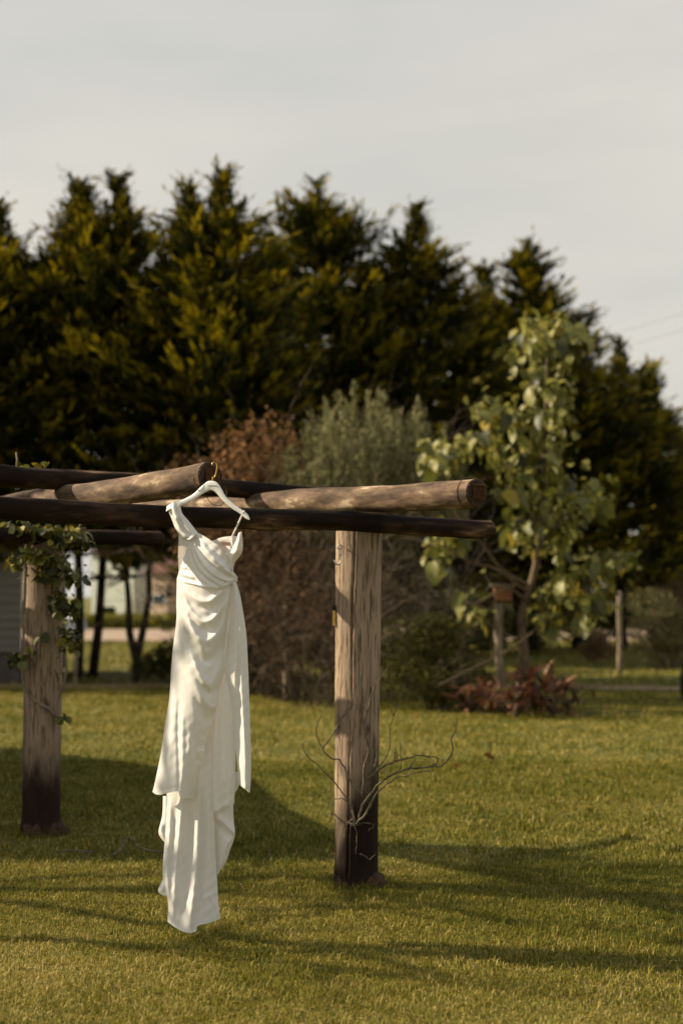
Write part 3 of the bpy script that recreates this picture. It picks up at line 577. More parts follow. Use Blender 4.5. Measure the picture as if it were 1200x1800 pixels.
# ---------------------------------------------------------------- large leaved tree
def leaf_mesh(name, m, w=.42, fold=.12, droop=.25, n=6, heart=True):
    V = []; Fc = []
    for i in range(n+1):
        t = i/n; ww = w*math.sin(math.pi*min(1, t*.86+.1))**.75 if i < n else 0
        z = -droop*t*t
        V += [(-ww, t, z+fold*ww), (0, t, z), (ww, t, z+fold*ww)]
    for i in range(n): b = i*3; Fc += [(b, b+1, b+4, b+3), (b+1, b+2, b+5, b+4)]
    me = mkmesh(name, V, Fc, True); me.materials.append(m); return me
def put_leaf(me, p, d, roll, s, parent, name='leaf'):
    """leaf starting at p with long axis d"""
    q = Vector(d).to_track_quat('Y', 'Z').to_matrix().to_4x4() @ Matrix.Rotation(roll, 4, 'Y')
    o = bpy.data.objects.new(name, me); COL.objects.link(o); o.parent = parent; o.matrix_parent_inverse = Matrix.Translation(-parent.location)
    o.matrix_basis = Matrix.Translation(p) @ q @ Matrix.Scale(s, 4); return o
LB = [leaf_mesh('leaf', M[k], .33, .3, .55) for k in ('leaf_pale', 'leaf_green', 'leaf_yellow', 'leaf_dark')]
def big_tree():
    Y = 18.9; b = G(920, 1250); Y = b.y; root = empty('large_leaved_tree', b, 'young tree with big drooping pale green leaves right of the logs', 'tree'); t = MB()
    def tb(pts, r0, r1):
        p = smooth_path([P(x, y, Y+dy) for x, y, dy in pts], 6); t.tube(p, [r0+(r1-r0)*k/(len(p)-1) for k in range(len(p))], 8)
    tb([(920, 1252, 0), (921, 1150, 0), (917, 1080, 0), (940, 1000, 0), (951, 900, 0), (958, 760, 0), (962, 640, 0), (960, 562, 0)], .075, .02); t.build('trunk', M['bark_mid'], root)
    for pts in ([(930, 1030, 0), (880, 1000, -.1), (850, 960, -.2), (800, 900, -.3), (780, 800, -.3)], [(945, 930, 0), (905, 850, .1), (880, 780, .2), (872, 725, .2)], [(925, 1040, 0), (870, 1000, -.3), (830, 990, -.5), (775, 960, -.6)],
                [(945, 960, 0), (1000, 900, 0), (1050, 872, .1)], [(920, 1100, 0), (980, 1050, -.1), (1040, 1000, -.2), (1100, 975, -.2)], [(930, 1060, 0), (890, 1035, -.4), (840, 1060, -.6), (820, 1060, -.6)], [(920, 1120, 0), (990, 1080, -.1), (1060, 1075, -.1)]):
        t = MB(); tb(pts, .026, .008); t.build('branch', M['bark_mid'], root)
    r = random.Random(5)
    CL = [(962, 570, 45, 16, 14, 0), (945, 610, 45, 25, 16, 0), (995, 600, 28, 30, 10, 1), (940, 660, 35, 28, 10, 0), (980, 700, 32, 45, 14, 0), (950, 740, 38, 40, 12, 0), (875, 722, 42, 22, 15, 1), (860, 765, 30, 28, 8, 0),
          (785, 790, 36, 20, 16, 1), (770, 815, 28, 18, 7, 1), (895, 800, 50, 40, 15, 0), (965, 800, 50, 45, 18, 0), (900, 860, 45, 38, 12, 0), (970, 880, 40, 40, 14, 0), (1020, 865, 42, 25, 10, 1), (1050, 880, 26, 20, 7, 1),
          (925, 930, 38, 30, 10, 1), (985, 950, 38, 36, 10, 0), (768, 968, 22, 32, 13, 0), (800, 940, 30, 22, 6, 0), (830, 1062, 24, 30, 9, 0), (1080, 978, 36, 16, 12, 1), (1020, 1005, 40, 26, 14, 2), (985, 1045, 45, 26, 15, 2),
          (1050, 1055, 32, 22, 10, 1), (1010, 1085, 40, 20, 9, 0), (955, 1085, 30, 25, 7, 0), (1040, 1000, 30, 18, 8, 2)]
    for cx, cy, rx, ry, n, kind in CL:
        for k in range(n):
            px = cx+r.gauss(0, .5)*rx; py = cy+r.gauss(0, .5)*ry; p = P(px, py, Y+r.gauss(-.1, .35))
            a = r.uniform(0, 6.283); d = Vector((math.cos(a)*.9, math.sin(a)*.8-.25, r.uniform(-1.3, -.15)))
            w = [(4, 4, .5, 2), (4, 5, .6, .8), (2.5, 3, 3.5, 1.2)][kind]; me = r.choices(LB, w)[0]
            put_leaf(me, p, d.normalized(), r.uniform(-.8, .8), r.uniform(.18, .30), root)
    # smaller leaves filling the crown, too many to count
    V = []; Fc = []
    for cx, cy, rx, ry, n, kind in CL:
        for k in range(int(n*4)):
            p = P(cx+r.gauss(0, .6)*rx, cy+r.gauss(0, .65)*ry, Y+r.gauss(.1, .4)); a = r.uniform(0, 6.283); d = Vector((math.cos(a)*.9, math.sin(a)*.8-.2, r.uniform(-1.3, .1))).normalized()
            q = d.to_track_quat('Y', 'Z').to_matrix() @ Matrix.Rotation(r.uniform(-.9, .9), 3, 'Y'); s_ = r.uniform(.09, .19); b0 = len(V)
            for v in ((0, 0, 0), (-.32, .25, .08), (0, .3, 0), (.32, .25, .08), (-.36, .62, .02), (0, .65, -.1), (.36, .62, .02), (0, 1, -.3)): V.append(p+q @ Vector(v)*s_)
            Fc += [(b0, b0+2, b0+1), (b0, b0+3, b0+2), (b0+1, b0+2, b0+5, b0+4), (b0+2, b0+3, b0+6, b0+5), (b0+4, b0+5, b0+7), (b0+5, b0+6, b0+7)]
    link('small_leaves', mkmesh('small_leaves', V, Fc), M['tree_fill'], root, kind='stuff')
big_tree()
# post with rusty block beside it
b = G(880, 1250); t = MB(); t.tube(jit([Vector((b.x, b.y, -.05)).lerp(P(876, 1062, b.y), k/6) for k in range(7)], .01), [.075, .065, .06, .058, .06, .062, .07], 10)
root = empty('garden_post', b, 'pale rough garden post with a rusty orange birdhouse on top', 'garden post'); t.build('shaft', M['bark_pale'], root)
c = P(883, 1043, b.y); t = MB(); t.box(c, (.24, .2, .2)); t.build('birdhouse', M['orange'], root, False)
t = MB(); t.box(c+Vector((0, 0, .115)), (.32, .28, .03)); t.build('birdhouse_roof', M['bark_pale'], root, False)
t = MB(); pth = smooth_path([P(770, 1205, 18.6), P(860, 1160, 18.6), P(905, 1135, 18.6), P(935, 1112, 18.7)]); t.tube(pth, [.012]*len(pth), 6); tag(t.build('fallen_branch', M['twig']), 'thin dry branch leaning across behind the red leaved plants', 'branch')

# red leaved plants round its foot
SW = [leaf_mesh('leaf', M[k], .11, .3, .35, 5) for k in ('leaf_red', 'leaf_bronze', 'leaf_orange', 'leaf_green')]
def spiky(px, py, n, s, w, label, seed):
    s *= 1.3; n *= 2
    b = G(px, py); root = empty('red_leaved_plant', b, label, 'plant', 'red leaved plants around the foot of the large leaved tree'); r = random.Random(seed)
    t = MB(); t.tube([b-Vector((0, 0, .03)), b+Vector((0, 0, s*.5))], [.03, .015], 7); t.build('stem', M['twig'], root)
    for k in range(n):
        a = r.uniform(0, 6.283); el = r.uniform(.0, 1.4); d = Vector((math.cos(a)*math.cos(el), math.sin(a)*math.cos(el), math.sin(el)))
        put_leaf(r.choices(SW, w)[0], b+Vector((r.gauss(0, .13), r.gauss(0, .12), r.uniform(.03, s*.9))), d, r.uniform(-.5, .5), s*r.uniform(.32, .62), root)
for k, (px, py, n, s, w, lab) in enumerate([(828, 1253, 30, .33, (3, 1, 4, 1), 'leftmost red plant with pale orange leaf tips beside the dark bush'), (866, 1256, 28, .30, (3, 1, 4, .5), 'low orange red plant directly before the birdhouse post'), (905, 1262, 30, .34, (4, 3, 1.5, .5), 'red plant with mixed dark leaves right of the birdhouse post'),
        (940, 1256, 32, .48, (4, 4, 1, .3), 'tallest dark red plant at the large leaved tree trunk'), (972, 1262, 30, .40, (2, 6, .6, .2), 'dark bronze plant right of the tallest red one'), (998, 1256, 24, .30, (1.5, 5, .5, .3), 'rightmost low bronze plant of the red clump'), (935, 1245, 30, .42, (5, 3, 1, .3), 'red plant behind the trunk in the middle of the clump'), (850, 1243, 24, .32, (4, 2, 2, 1), 'red plant at the back left of the clump')]):
    spiky(px, py, n, s, w, lab, k)
# white object in the far right bed
c = P(1060, 1133, 42); bb = G(1060, 1150)
t = MB(); t.tube([(c.x, 42, 0), (c.x, 42, .08), (c.x, 42, .2), (c.x, 42, .22)], [.09, .12, .15, .13], 16); tag(t.build('plant_pot', M['white']), 'white pot beside the orange dry grass clump at right', 'pot')

# ---------------------------------------------------------------- pergola
def log(name, A, B, r0, r1, m, label, group, bend=.012, seed=0, n=48, seg=60, knots=5, plate=0, parent=None):
    r = np.random.default_rng(seed); A = Vector(A); B = Vector(B); ax = (B-A); L = ax.length; t = ax.normalized(); x = t.cross(Vector((0, 0, 1))).normalized(); y = x.cross(t)
    ks = [(r.random()*L, r.random()*6.283, .06+.06*r.random(), .006+.008*r.random()) for _ in range(knots)]; ph = r.random(6)*6.28
    V = []; T = []
    for i in range(seg+1):
        u = i/seg; s_ = u*L; off = x*bend*math.sin(s_*2.3+ph[0])+y*bend*math.sin(s_*2.9+ph[1]); rr = r0+(r1-r0)*u; rr *= 1+.025*math.sin(s_*6.1+ph[2])+.02*math.sin(s_*13+ph[3])
        for k in range(n):
            a = 6.28318*k/n; q = rr*(1+.018*math.sin(3*a+ph[4]+s_)+.012*math.sin(7*a+ph[5]-s_*2)+.004*r.standard_normal())
            for (kl, ka, kw, kh) in ks:
                da = (a-ka+math.pi) % (2*math.pi)-math.pi; q += kh*math.exp(-((s_-kl)/kw)**2-(da/.5)**2)
            V.append(A+t*s_+off+x*math.cos(a)*q+y*math.sin(a)*q); T.append((s_, math.cos(a)*rr, math.sin(a)*rr))
    Fc = [(i*n+k, i*n+(k+1) % n, (i+1)*n+(k+1) % n, (i+1)*n+k) for i in range(seg) for k in range(n)]
    root = empty(name, A.lerp(B, .5), label, 'log', group)
    o = link('wood', mkmesh('wood', V, Fc, True, vecs={'tc': T}), m, root)
    for e, i in ((0, 0), (1, seg)):       # end grain discs, slightly recessed rim chamfer
        ring = [Vector(V[i*n+k]) for k in range(n)]; c = sum(ring, Vector())/n; dd = t*(.008 if e else -.008)
        VV = ring+[c+(p-c)*.92+dd for p in ring]+[c+dd*.8]; FF = [(k, (k+1) % n, n+(k+1) % n, n+k) if e else ((k+1) % n, k, n+k, n+(k+1) % n) for k in range(n)]+[(n+k, n+(k+1) % n, 2*n) if e else (n+(k+1) % n, n+k, 2*n) for k in range(n)]
        link('end_grain', mkmesh('end_grain', VV, FF, False), M['log_end'], root)
    return root, A, B, t, x, y
PG = 'round timber logs of the pergola roof'
# beam on the posts, running away to the right
B0 = P(-260, 884, 5.6); B1 = P(858, 932, 8.33); z = H+.385; B0.z = B1.z = z
B0 = Vector((-2.42, 5.60, z)); B1 = Vector((.862, 8.33, z))
log('pergola_log', B0, B1, .054, .052, M['log_dark'], 'long dark log resting on the thick post, passing behind the hanging dress', PG, .006, 1, knots=10, seg=90)
# rear parallel beam carried by the left post
dirb = Vector((.769, .64, 0)); c2 = Vector((-2.02, 9.65, H+.395)); log('pergola_log', c2-dirb*.75, c2+dirb*.93, .052, .05, M['log_dark'], 'short dark log end above the ivy covered post, behind the main beam', PG, .006, 2)
# purlin laid over the rafters
q0 = P(0, 835, 8.05); q1 = P(400, 860, 8.56); d_ = (q1-q0); d_.z = 0; d_.normalize(); d_ = Vector((.769, .64, 0)); zp = P(400, 859, 8.58).z
q1 = P(400, 859, 8.58); log('pergola_log', q1-d_*1.8, q1+d_*1.75, .058, .05, M['log_dark'], 'dark topmost log lying across the pale logs, leftmost end out of view', PG, .006, 3, knots=6, seg=80)
# rafters that point at the camera
R1 = P(371, 838, 6.78); R1b = R1+Vector((-.640, .768, 0))*4.1+Vector((0, 0, -.09))
r1 = log('pergola_log', R1b, R1, .07, .070, M['log'], 'pale weathered log ending right behind the brass hanger hook', PG, .007, 14, knots=9, seg=90)
R2 = P(838, 866, 7.12); R2b = R2+Vector((-.606, .795, 0))*3.5+Vector((0, 0, .07))
r2 = log('pergola_log', R2b, R2, .062, .074, M['log'], 'longest pale log, its sawn end with nail plate pointing right', PG, .007, 5, knots=9, seg=90)
def end_plate(r, size, teeth):
    root, A, B, t, x, y = r; n = 7; V = []; Fc = []
    for i in range(n*4+1):
        for j in range(2): V.append(B+t*(.013+.004*(i % 2))+x*(j-.5)*size*1.0+y*((i/(n*4)-.5)*size))
    for i in range(n*4): Fc.append((2*i, 2*i+1, 2*i+3, 2*i+2))
    V2 = [v-t*.004 for v in V]; m_ = len(V); Fc += [tuple(m_+k for k in reversed(f)) for f in Fc]
    link('nail_plate', mkmesh('nail_plate', V+V2, Fc, False), M['rust'], root)
    if teeth:
        for i in range(4):
            tt = MB(); zig = [B+t*.019+x*((j/14-.5)*size*.9)+y*((i/4-.38)*size+(.008 if j % 2 else -.008)) for j in range(15)]; tt.tube(zig, .0016, 4); tt.build('nail_plate_teeth', M['rust'], root)
end_plate(r2, .085, True); end_plate(r1, .08, False)
def wire(r, back, rad, tilt, ph, label):
    root, A, B, t, x, y = r; tt = MB(); pts = [B-t*(back+tilt*math.cos(a))+x*math.cos(a+ph)*rad+y*math.sin(a+ph)*rad for a in [6.2832*k/40 for k in range(41)]]
    tt.tube(pts, .0022, 5); tt.build('wire_band', M['wire'], root)
wire(r2, .06, .079, .004, 0, ''); wire(r1, .035, .075, .004, 0, '')
# second small loop hanging from the log end behind the hanger
tt = MB(); tt.tube(smooth_path([P(344, 826, 6.69), P(343, 845, 6.68), P(349, 862, 6.68), P(362, 872, 6.68), P(371, 884, 6.67), P(381, 889, 6.67), P(391, 886, 6.66), P(398, 872, 6.66), P(397, 857, 6.66), P(394, 855, 6.66)]), .0018, 5); tt.build('wire_loop', M['wire'], r1[0])
tt = MB(); nb = P(377, 815.5, 6.60); tt.tube([Vector((nb.x-.02, 6.80, nb.z+.002)), Vector((nb.x, 6.60, nb.z+.001)), Vector((nb.x+.001, 6.585, nb.z+.005))], [.003, .003, .005], 8); tt.build('nail', M['rust'], r1[0])

def post(px0, yb, wb, px1, yt, wt, m, label, seed, cracks, n=180, seg=120):
    b = G(px0, yb); Y = b.y; top = P(px1, yt, Y); r = np.random.default_rng(seed); root = empty('pergola_post', b, label, 'post', 'thick round pergola posts')
    rb = wb*Y/F/2; rt = wt*Y/F/2; U, A_ = np.meshgrid(np.linspace(0, 1, seg+1), np.arange(n)*2*np.pi/n, indexing='ij')
    R_ = rb+(rt-rb)*U; R_ = R_*(1+.012*np.sin(3*A_+U*2+seed)+.01*np.sin(5*A_-U*4)+.006*np.sin(U*20+A_)); R_ += r.normal(0, .0006, R_.shape)
    R_ += .018*np.exp(-U*40)*(1+.4*np.sin(4*A_))
    for (a0, a1, u0, u1, w, dep) in cracks:
        ac = a0+(a1-a0)*U+.02*np.sin(U*14)+.01*np.sin(U*37); da = (A_-ac+np.pi) % (2*np.pi)-np.pi
        env = np.clip((U-u0)*12, 0, 1)*np.clip((u1-U)*12, 0, 1); ww = w*(.6+.4*np.sin(U*9+a0*3))*env+1e-3; R_ -= dep*env*np.exp(-(da/ww)**4)
    Z = U*top.z*1.0-.05*(U == 0); cx = b.x+(top.x-b.x)*U; V = np.stack([cx+R_*np.cos(A_), Y+R_*np.sin(A_), Z], -1).reshape(-1, 3)
    T = np.stack([Z, np.cos(A_)*R_.mean(), np.sin(A_)*R_.mean()], -1).reshape(-1, 3)
    i = np.arange((seg+1)*n).reshape(seg+1, n); j = np.roll(i, -1, 1); Fc = np.stack([i[:-1], j[:-1], j[1:], i[1:]], -1).reshape(-1, 4)
    link('shaft', mkmesh('shaft', V, Fc, True, vecs={'tc': T}), m, root)
    cap = [tuple(V[k]) for k in i[-1]]; link('post_top', mkmesh('post_top', cap+[(top.x, Y, top.z-.003)], [(k, (k+1) % n, n) for k in range(n)], False), M['log_end'], root)
    # soil collar
    rr = np.random.default_rng(seed+5); VV = []; FF = []; q = 40
    for ri, (f, zz) in enumerate(((.9, .10), (1.03, .07), (1.12, .03), (1.24, -.01))):
        for k in range(q): a = 6.283*k/q; f2 = f*(1+.1*math.sin(3*a+seed)+.05*rr.standard_normal()) if ri else f; VV.append((b.x+rb*f2*math.cos(a)+.012*ri, Y+rb*f2*math.sin(a), zz+.008*rr.standard_normal()))
    for ri in range(3):
        for k in range(q): FF.append((ri*q+k, (ri+1)*q+k, (ri+1)*q+(k+1) % q, ri*q+(k+1) % q))
    gr = []
    for k in range(420):
        a = rr.random()*6.283; f = rb*(1.02+.55*rr.random()**1.5); p = np.array([b.x+math.cos(a)*f, Y+math.sin(a)*f, -.004]); h_ = .03+.05*rr.random(); d_ = np.array([rr.normal(0, .5), rr.normal(0, .5), 1.])*h_; w_ = np.array([math.sin(a*7), math.cos(a*7), 0])*.0024
        gr += [p-w_, p+w_, p+d_]
    link('grass_tufts', mkmesh('grass_tufts', gr, np.arange(len(gr)).reshape(-1, 3), False, attrs={'tint': np.repeat(rr.random(420)*.6, 3)}), M['grass'], root, kind='stuff')
    link('soil_collar', mkmesh('soil_collar', VV, FF), M['clay'], root)
    return root, b, Y
PI = math.pi
pr = post(625.5, 1557, 74, 631, 934, 81, M['post'], 'thick round post with long cracks and dark damp foot, carrying the main beam', 3,
          [(-2.02, -1.78, -.1, 1.1, .04, .024), (-1.02, -.98, .25, 1.1, .02, .015), (-1.35, -1.3, .7, .95, .012, .008), (-2.5, -2.45, .3, .6, .012, .006), (-1.2, -1.15, .1, .35, .012, .006)])
pl = post(71.5, 1466, 65, 81, 940, 67, M['post_left'], 'greyer round post overgrown with ivy leaves, left of the dress', 8, [(-1.5, -1.5, 0, .6, .015, .008), (-1.0, -.9, .3, .9, .012, .006)])
# hardware on the right post
Yf = pr[2]-.128
hk = MB(); c = P(597, 958, Yf-.003)
hk.tube([Vector((c.x, Yf+.03, c.z)), Vector((c.x, Yf-.02, c.z))], .005, 8); hk.tube([c+Vector((math.cos(a)*.013, -.015, -.013+math.sin(a)*.013)) for a in [6.283*k/16 for k in range(17)]], .0035, 6)
hk.tube([c+Vector((.003+math.cos(a)*.008, -.017, -.04+math.sin(a)*.022)) for a in [6.283*k/16 for k in range(17)]], .003, 6)
hk.tube(smooth_path([c+Vector((.003, -.015, -.055)), c+Vector((.006, -.017, -.085)), c+Vector((-.004, -.02, -.108)), c+Vector((-.022, -.02, -.106)), c+Vector((-.03, -.02, -.085))]), .004, 7)
o = hk.build('screw_hook', M['steel']); tag(o, 'small metal screw hook hanging near the top of the thick post', 'hook')
c = P(585.5, 1086, pr[2]-.03); t = MB(); t.box(c+Vector((.004, 0, 0)), (.016, .03, .085)); o = t.build('plate', M['yellow'], None, False); o.name = 'reflector_tag'; tag(o, 'little yellow tag on the left side of the thick post', 'tag')
# (tag keeps its dark rim as a part)
t = MB(); t.box(c+Vector((.004, .002, .055)), (.02, .034, .028)); t.build('rim', M['tyre'], o, False)

# dry vine on the right post
TW = [[(385, 1340), (410, 1250), (470, 1170), (540, 1100), (640, 1060), (740, 1045), (830, 1035), (885, 965), (880, 900), (900, 850), (908, 790)], [(380, 1345), (440, 1270), (480, 1190), (560, 1120), (640, 1085), (765, 1065)],
      [(410, 1210), (410, 1150), (430, 1110), (480, 1070), (560, 1025), (640, 1000), (710, 985), (805, 998), (795, 1035)], [(370, 1340), (350, 1260), (310, 1215), (260, 1215)],
      [(410, 1200), (340, 1100), (290, 1010), (250, 1000), (200, 945), (165, 860), (185, 790), (230, 690), (205, 640), (148, 568)], [(200, 945), (260, 860), (330, 740)], [(265, 855), (360, 705)],
      [(385, 1350), (310, 1330), (260, 1290), (245, 1300)], [(385, 1345), (320, 1200), (200, 1060), (105, 965), (103, 900)], [(410, 1200), (420, 1050), (440, 960), (425, 850), (430, 780), (465, 640), (485, 610), (550, 505)],
      [(480, 1070), (540, 980), (555, 930), (555, 850), (570, 775), (555, 670), (570, 600)], [(570, 775), (600, 720), (620, 650)], [(470, 1050), (485, 980), (505, 880)], [(650, 1060), (680, 1020), (700, 990)], [(610, 1060), (615, 980), (600, 900)],
      [(540, 1130), (538, 1080), (545, 1010)], [(575, 1020), (582, 980), (580, 940)], [(372, 1345), (380, 1420), (375, 1500)], [(330, 1345), (318, 1380), (310, 1420)], [(250, 1300), (245, 1200), (240, 1070)], [(385, 1340), (430, 1290), (455, 1220)], [(770, 1050), (800, 1020), (805, 998)], [(600, 1010), (585, 960), (590, 930)], [(885, 830), (890, 815), (886, 800)], [(372, 1350), (420, 1340), (470, 1350), (440, 1385)], [(400, 1500), (450, 1530), (480, 1500)]]
root = empty('dry_vine', pr[1]+Vector((0, -.15, 0)), 'leafless dry vine twigs sprouting low on the thick post', 'vine')
for k, tw in enumerate(TW):
    Yv = pr[2]-.15; far = [Yv-.03*math.sin(k*2.1)-.12*abs(x-385)/500*math.sin(k*1.7) for x, y in tw]
    pth = smooth_path([P(*z5(x, y), yy) for (x, y), yy in zip(tw, far)], 4); m_ = len(pth); w0 = .0068 if k < 3 else .0045 if k < 10 else .0030
    t = MB(); t.tube(jit(pth, .0022), [max(.0012, w0*(1-.7*j/m_)*(1+.25*random.random())) for j in range(m_)], 6)
    for j in range(2, m_-1, 3):
        p = pth[j]; t.tube([p, p+Vector((random.uniform(-.01, .01), random.uniform(-.008, 0), random.uniform(-.002, .012)))], [.0022, .0008], 4)
    t.build('vine_twig', M['dry_twig'], root)
t = MB(); c = P(*z5(345, 1340), pr[2]-.14)
for k in range(26): p = c+Vector((random.gauss(0, .02), random.gauss(0, .012), random.gauss(0, .012))); t.tube([p, p+Vector((random.gauss(0, .02), random.gauss(0, .01), random.gauss(0, .02)))], [.002, .001], 4)
t.build('vine_knot', M['dry_twig'], root, kind='stuff')

# ivy on the left post
IV = [leaf_mesh('leaf', M[k], .46, .2, .3) for k in ('leaf_pale', 'leaf_green', 'leaf_dark', 'leaf_yellow')]
root = empty('ivy_vine', pl[1]+Vector((0, -.15, 0)), 'green leafy climbing vine around the top of the left post', 'vine'); Yv = pl[2]
for pts, w0 in (([(100, 925), (97, 1000), (96, 1063), (99, 1114), (116, 1148), (113, 1199), (100, 1240), (104, 1262)], .010), ([(52, 920), (45, 1000), (41, 1100), (41, 1185), (46, 1213), (65, 1233), (86, 1246), (104, 1262)], .012), ([(30, 930), (80, 940), (130, 930), (158, 950)], .008), ([(90, 1010), (104, 1043), (112, 1060)], .006), ([(0, 925), (60, 935), (150, 928)], .007), ([(96, 1110), (70, 1112), (78, 1122)], .004), ([(41, 1160), (30, 1150), (18, 1160)], .004)):
    t = MB(); pth = smooth_path([P(x, y, Yv-.13-(.06 if x > 105 else 0)) for x, y in pts], 5); t.tube(jit(pth, .004), w0, 6); t.build('vine_stem', M['bark_pale'], root)
r = random.Random(9)
for cx, cy, rx, ry, n, w in [(70, 930, 75, 10, 52, (1.2, 4, 3, 1)), (20, 928, 30, 10, 18, (2, 4, 1, 1.5)), (120, 945, 34, 18, 38, (.6, 4, 4, .8)), (55, 975, 24, 16, 30, (5, 3, 1, 1.4)), (28, 985, 14, 10, 14, (4, 3, 1, 2)), (95, 990, 34, 26, 46, (.8, 3, 5, .2)), (125, 1010, 20, 22, 18, (.5, 3, 4, .1)), (100, 1050, 18, 18, 14, (.5, 2, 5, .1)), (128, 1065, 14, 18, 18, (.6, 4, 3, .1)),
                             (122, 1118, 16, 16, 18, (1, 4, 2, .4)), (128, 1140, 12, 12, 8, (.5, 4, 3, .3)), (75, 1118, 8, 7, 6, (.5, 1, 1, 3)), (32, 1158, 16, 10, 12, (.3, 2, 5, 0)), (50, 1145, 8, 10, 6, (.3, 2, 5, 0)), (113, 1262, 9, 7, 8, (.2, 4, 3, 0))]:
    for k in range(max(1, int(n*.95))):
        px = cx+r.gauss(0, .55)*rx; py = cy+abs(r.gauss(0, .55)) * ry*(1 if r.random() > .5 else -1); p = P(px, py, Yv-.16-r.random()*.13)
        a = r.uniform(0, 6.283); d = Vector((math.cos(a), math.sin(a)-.4, r.uniform(-1.3, .1))).normalized(); put_leaf(r.choices(IV, w)[0], p, d, r.uniform(-.9, .9), r.uniform(.042, .078), root)
V = []; Fc = []
for cx, cy, rx, ry, n in [(70, 930, 80, 12, 110), (25, 935, 32, 14, 40), (120, 950, 36, 24, 100), (50, 975, 28, 18, 50), (95, 990, 36, 30, 110), (125, 1015, 22, 26, 50), (100, 1055, 22, 24, 45), (128, 1070, 16, 20, 36), (122, 1125, 18, 20, 36), (30, 1160, 18, 12, 22), (112, 1100, 10, 30, 20)]:
    for k in range(n):
        p = P(cx+r.gauss(0, .5)*rx, cy+r.gauss(0, .5)*ry, Yv-.10-r.random()*.15); d = Vector((r.gauss(0, 1), r.gauss(0, 1)-.3, r.uniform(-1.4, .2))).normalized()
        q = d.to_track_quat('Y', 'Z').to_matrix() @ Matrix.Rotation(r.uniform(-.9, .9), 3, 'Y'); s_ = r.uniform(.025, .05); b0 = len(V)
        for v in ((0, 0, 0), (-.38, .3, .08), (0, .35, 0), (.38, .3, .08), (0, 1, -.2)): V.append(p+q @ Vector(v)*s_)
        Fc += [(b0, b0+2, b0+1), (b0, b0+3, b0+2), (b0+1, b0+2, b0+4), (b0+2, b0+3, b0+4)]
link('small_leaves', mkmesh('small_leaves', V, Fc), M['ivy_fill'], root, kind='stuff')
t = MB(); t.tube(smooth_path([P(152, 936, Yv-.2), P(160, 940, Yv-.21), P(164, 950, Yv-.21)]), [.006]*13, 6); t.build('curled_stub', M['bark_pale'], root)
# sprigs above the topmost log
t = MB(); a = P(30, 824, 8.1); t.tube([a, P(31, 808, 8.1), P(29, 795, 8.1)], [.007, .006, .004], 6); root = empty('climbing_sprig', a, 'dry upright twig with a few leaves growing over the topmost log', 'twig'); t.build('stem', M['bark_pale'], root)
t = MB(); t.tube(smooth_path([a, P(50, 824, 8.1), P(72, 824, 8.1), P(88, 829, 8.12)]), .005, 5); t.build('stem', M['twig'], root)
for (px, py, k) in ((68, 818, 3), (74, 815, 1), (80, 819, 0), (48, 822, 3), (44, 823, 1), (72, 821, 3)): put_leaf(IV[k], P(px, py+3, 8.08), Vector((random.uniform(-1, 1), -.3, .6)).normalized(), random.uniform(-.5, .5), .045, root)

# ---------------------------------------------------------------- litter on the lawn
for k, (px, py, s, lab) in enumerate([(868, 1343, .12, 'larger curled brown dead leaf on the lawn at right'), (806, 1356, .07, 'smaller dead leaf on the lawn, left of the larger one')]):
    me = leaf_mesh('dead_leaf', M['leaf_brown'], .45, .8, -.1); o = bpy.data.objects.new('dead_leaf', me); COL.objects.link(o); g = G(px, py); o.location = g+Vector((0, 0, .035)); o.rotation_euler = (.3, .4, 1.2+k); o.scale = (s, s, s); tag(o, lab, 'leaf')
for k, (pts, lab) in enumerate([([(100, 1506), (125, 1503), (150, 1505), (166, 1508)], 'thin dry stick lying on the grass left of the dress, left one'), ([(196, 1512), (215, 1500), (224, 1493), (250, 1500), (292, 1506)], 'bent dry stick on the grass touching the dress in the view')]):
    t = MB(); t.tube(jit(smooth_path([G(x, y)+Vector((0, 0, .03+(.05 if y < 1496 else 0))) for x, y in pts], 4), .003), .006, 6); tag(t.build('stick', M['dry_twig']), lab, 'stick')

# ---------------------------------------------------------------- hanger
YH = 6.66
def yaw(px): return -(px-373)/365*.42      # the hanger is turned, its right end nearer
hr = empty('clothes_hanger', P(373, 860, YH), 'white wooden hanger with brass hook hung on the pale log end', 'hanger')
def ribbon3d(top, bot, Y, th, name, m, parent, nseg=6):
    """solid with outline top/bot polylines in photo px and thickness th, rounded edges"""
    T_ = smooth_path([Vector((x, y, 0)) for x, y in top], nseg); B_ = smooth_path([Vector((x, y, 0)) for x, y in bot], nseg); n = len(T_); V = []; Fc = []; m_ = 9
    for i in range(n):
        for j in range(m_*2-2):
            jj = j if j < m_ else 2*(m_-1)-j; f = .5-.5*math.cos(math.pi*jj/(m_-1)); s_ = (1 if j < m_ else -1)*math.sin(math.pi*jj/(m_-1))**.5
            p = T_[i].lerp(B_[i], f); V.append(P(p.x, p.y, Y+yaw(p.x)-s_*th/2))
    k = m_*2-2
    for i in range(n-1):
        for j in range(k): Fc.append((i*k+j, (i+1)*k+j, (i+1)*k+(j+1) % k, i*k+(j+1) % k))
    Fc += [tuple(range(k)), tuple((n-1)*k+j for j in reversed(range(k)))]
    return link(name, mkmesh(name, V, Fc, True), m, parent)
topL = [z1(*p) for p in ((192, 500), (222, 478), (300, 452), (400, 400), (460, 345), (510, 303), (548, 293), (590, 305), (622, 345), (665, 420), (730, 480), (800, 530), (835, 560), (852, 600))]
botL = [z1(*p) for p in ((196, 533), (228, 512), (310, 487), (412, 440), (478, 398), (522, 374), (548, 368), (580, 385), (612, 420), (655, 468), (712, 515), (775, 555), (815, 590), (846, 604))]
ribbon3d(topL, botL, YH, .014, 'hanger_body', M['hanger'], hr)
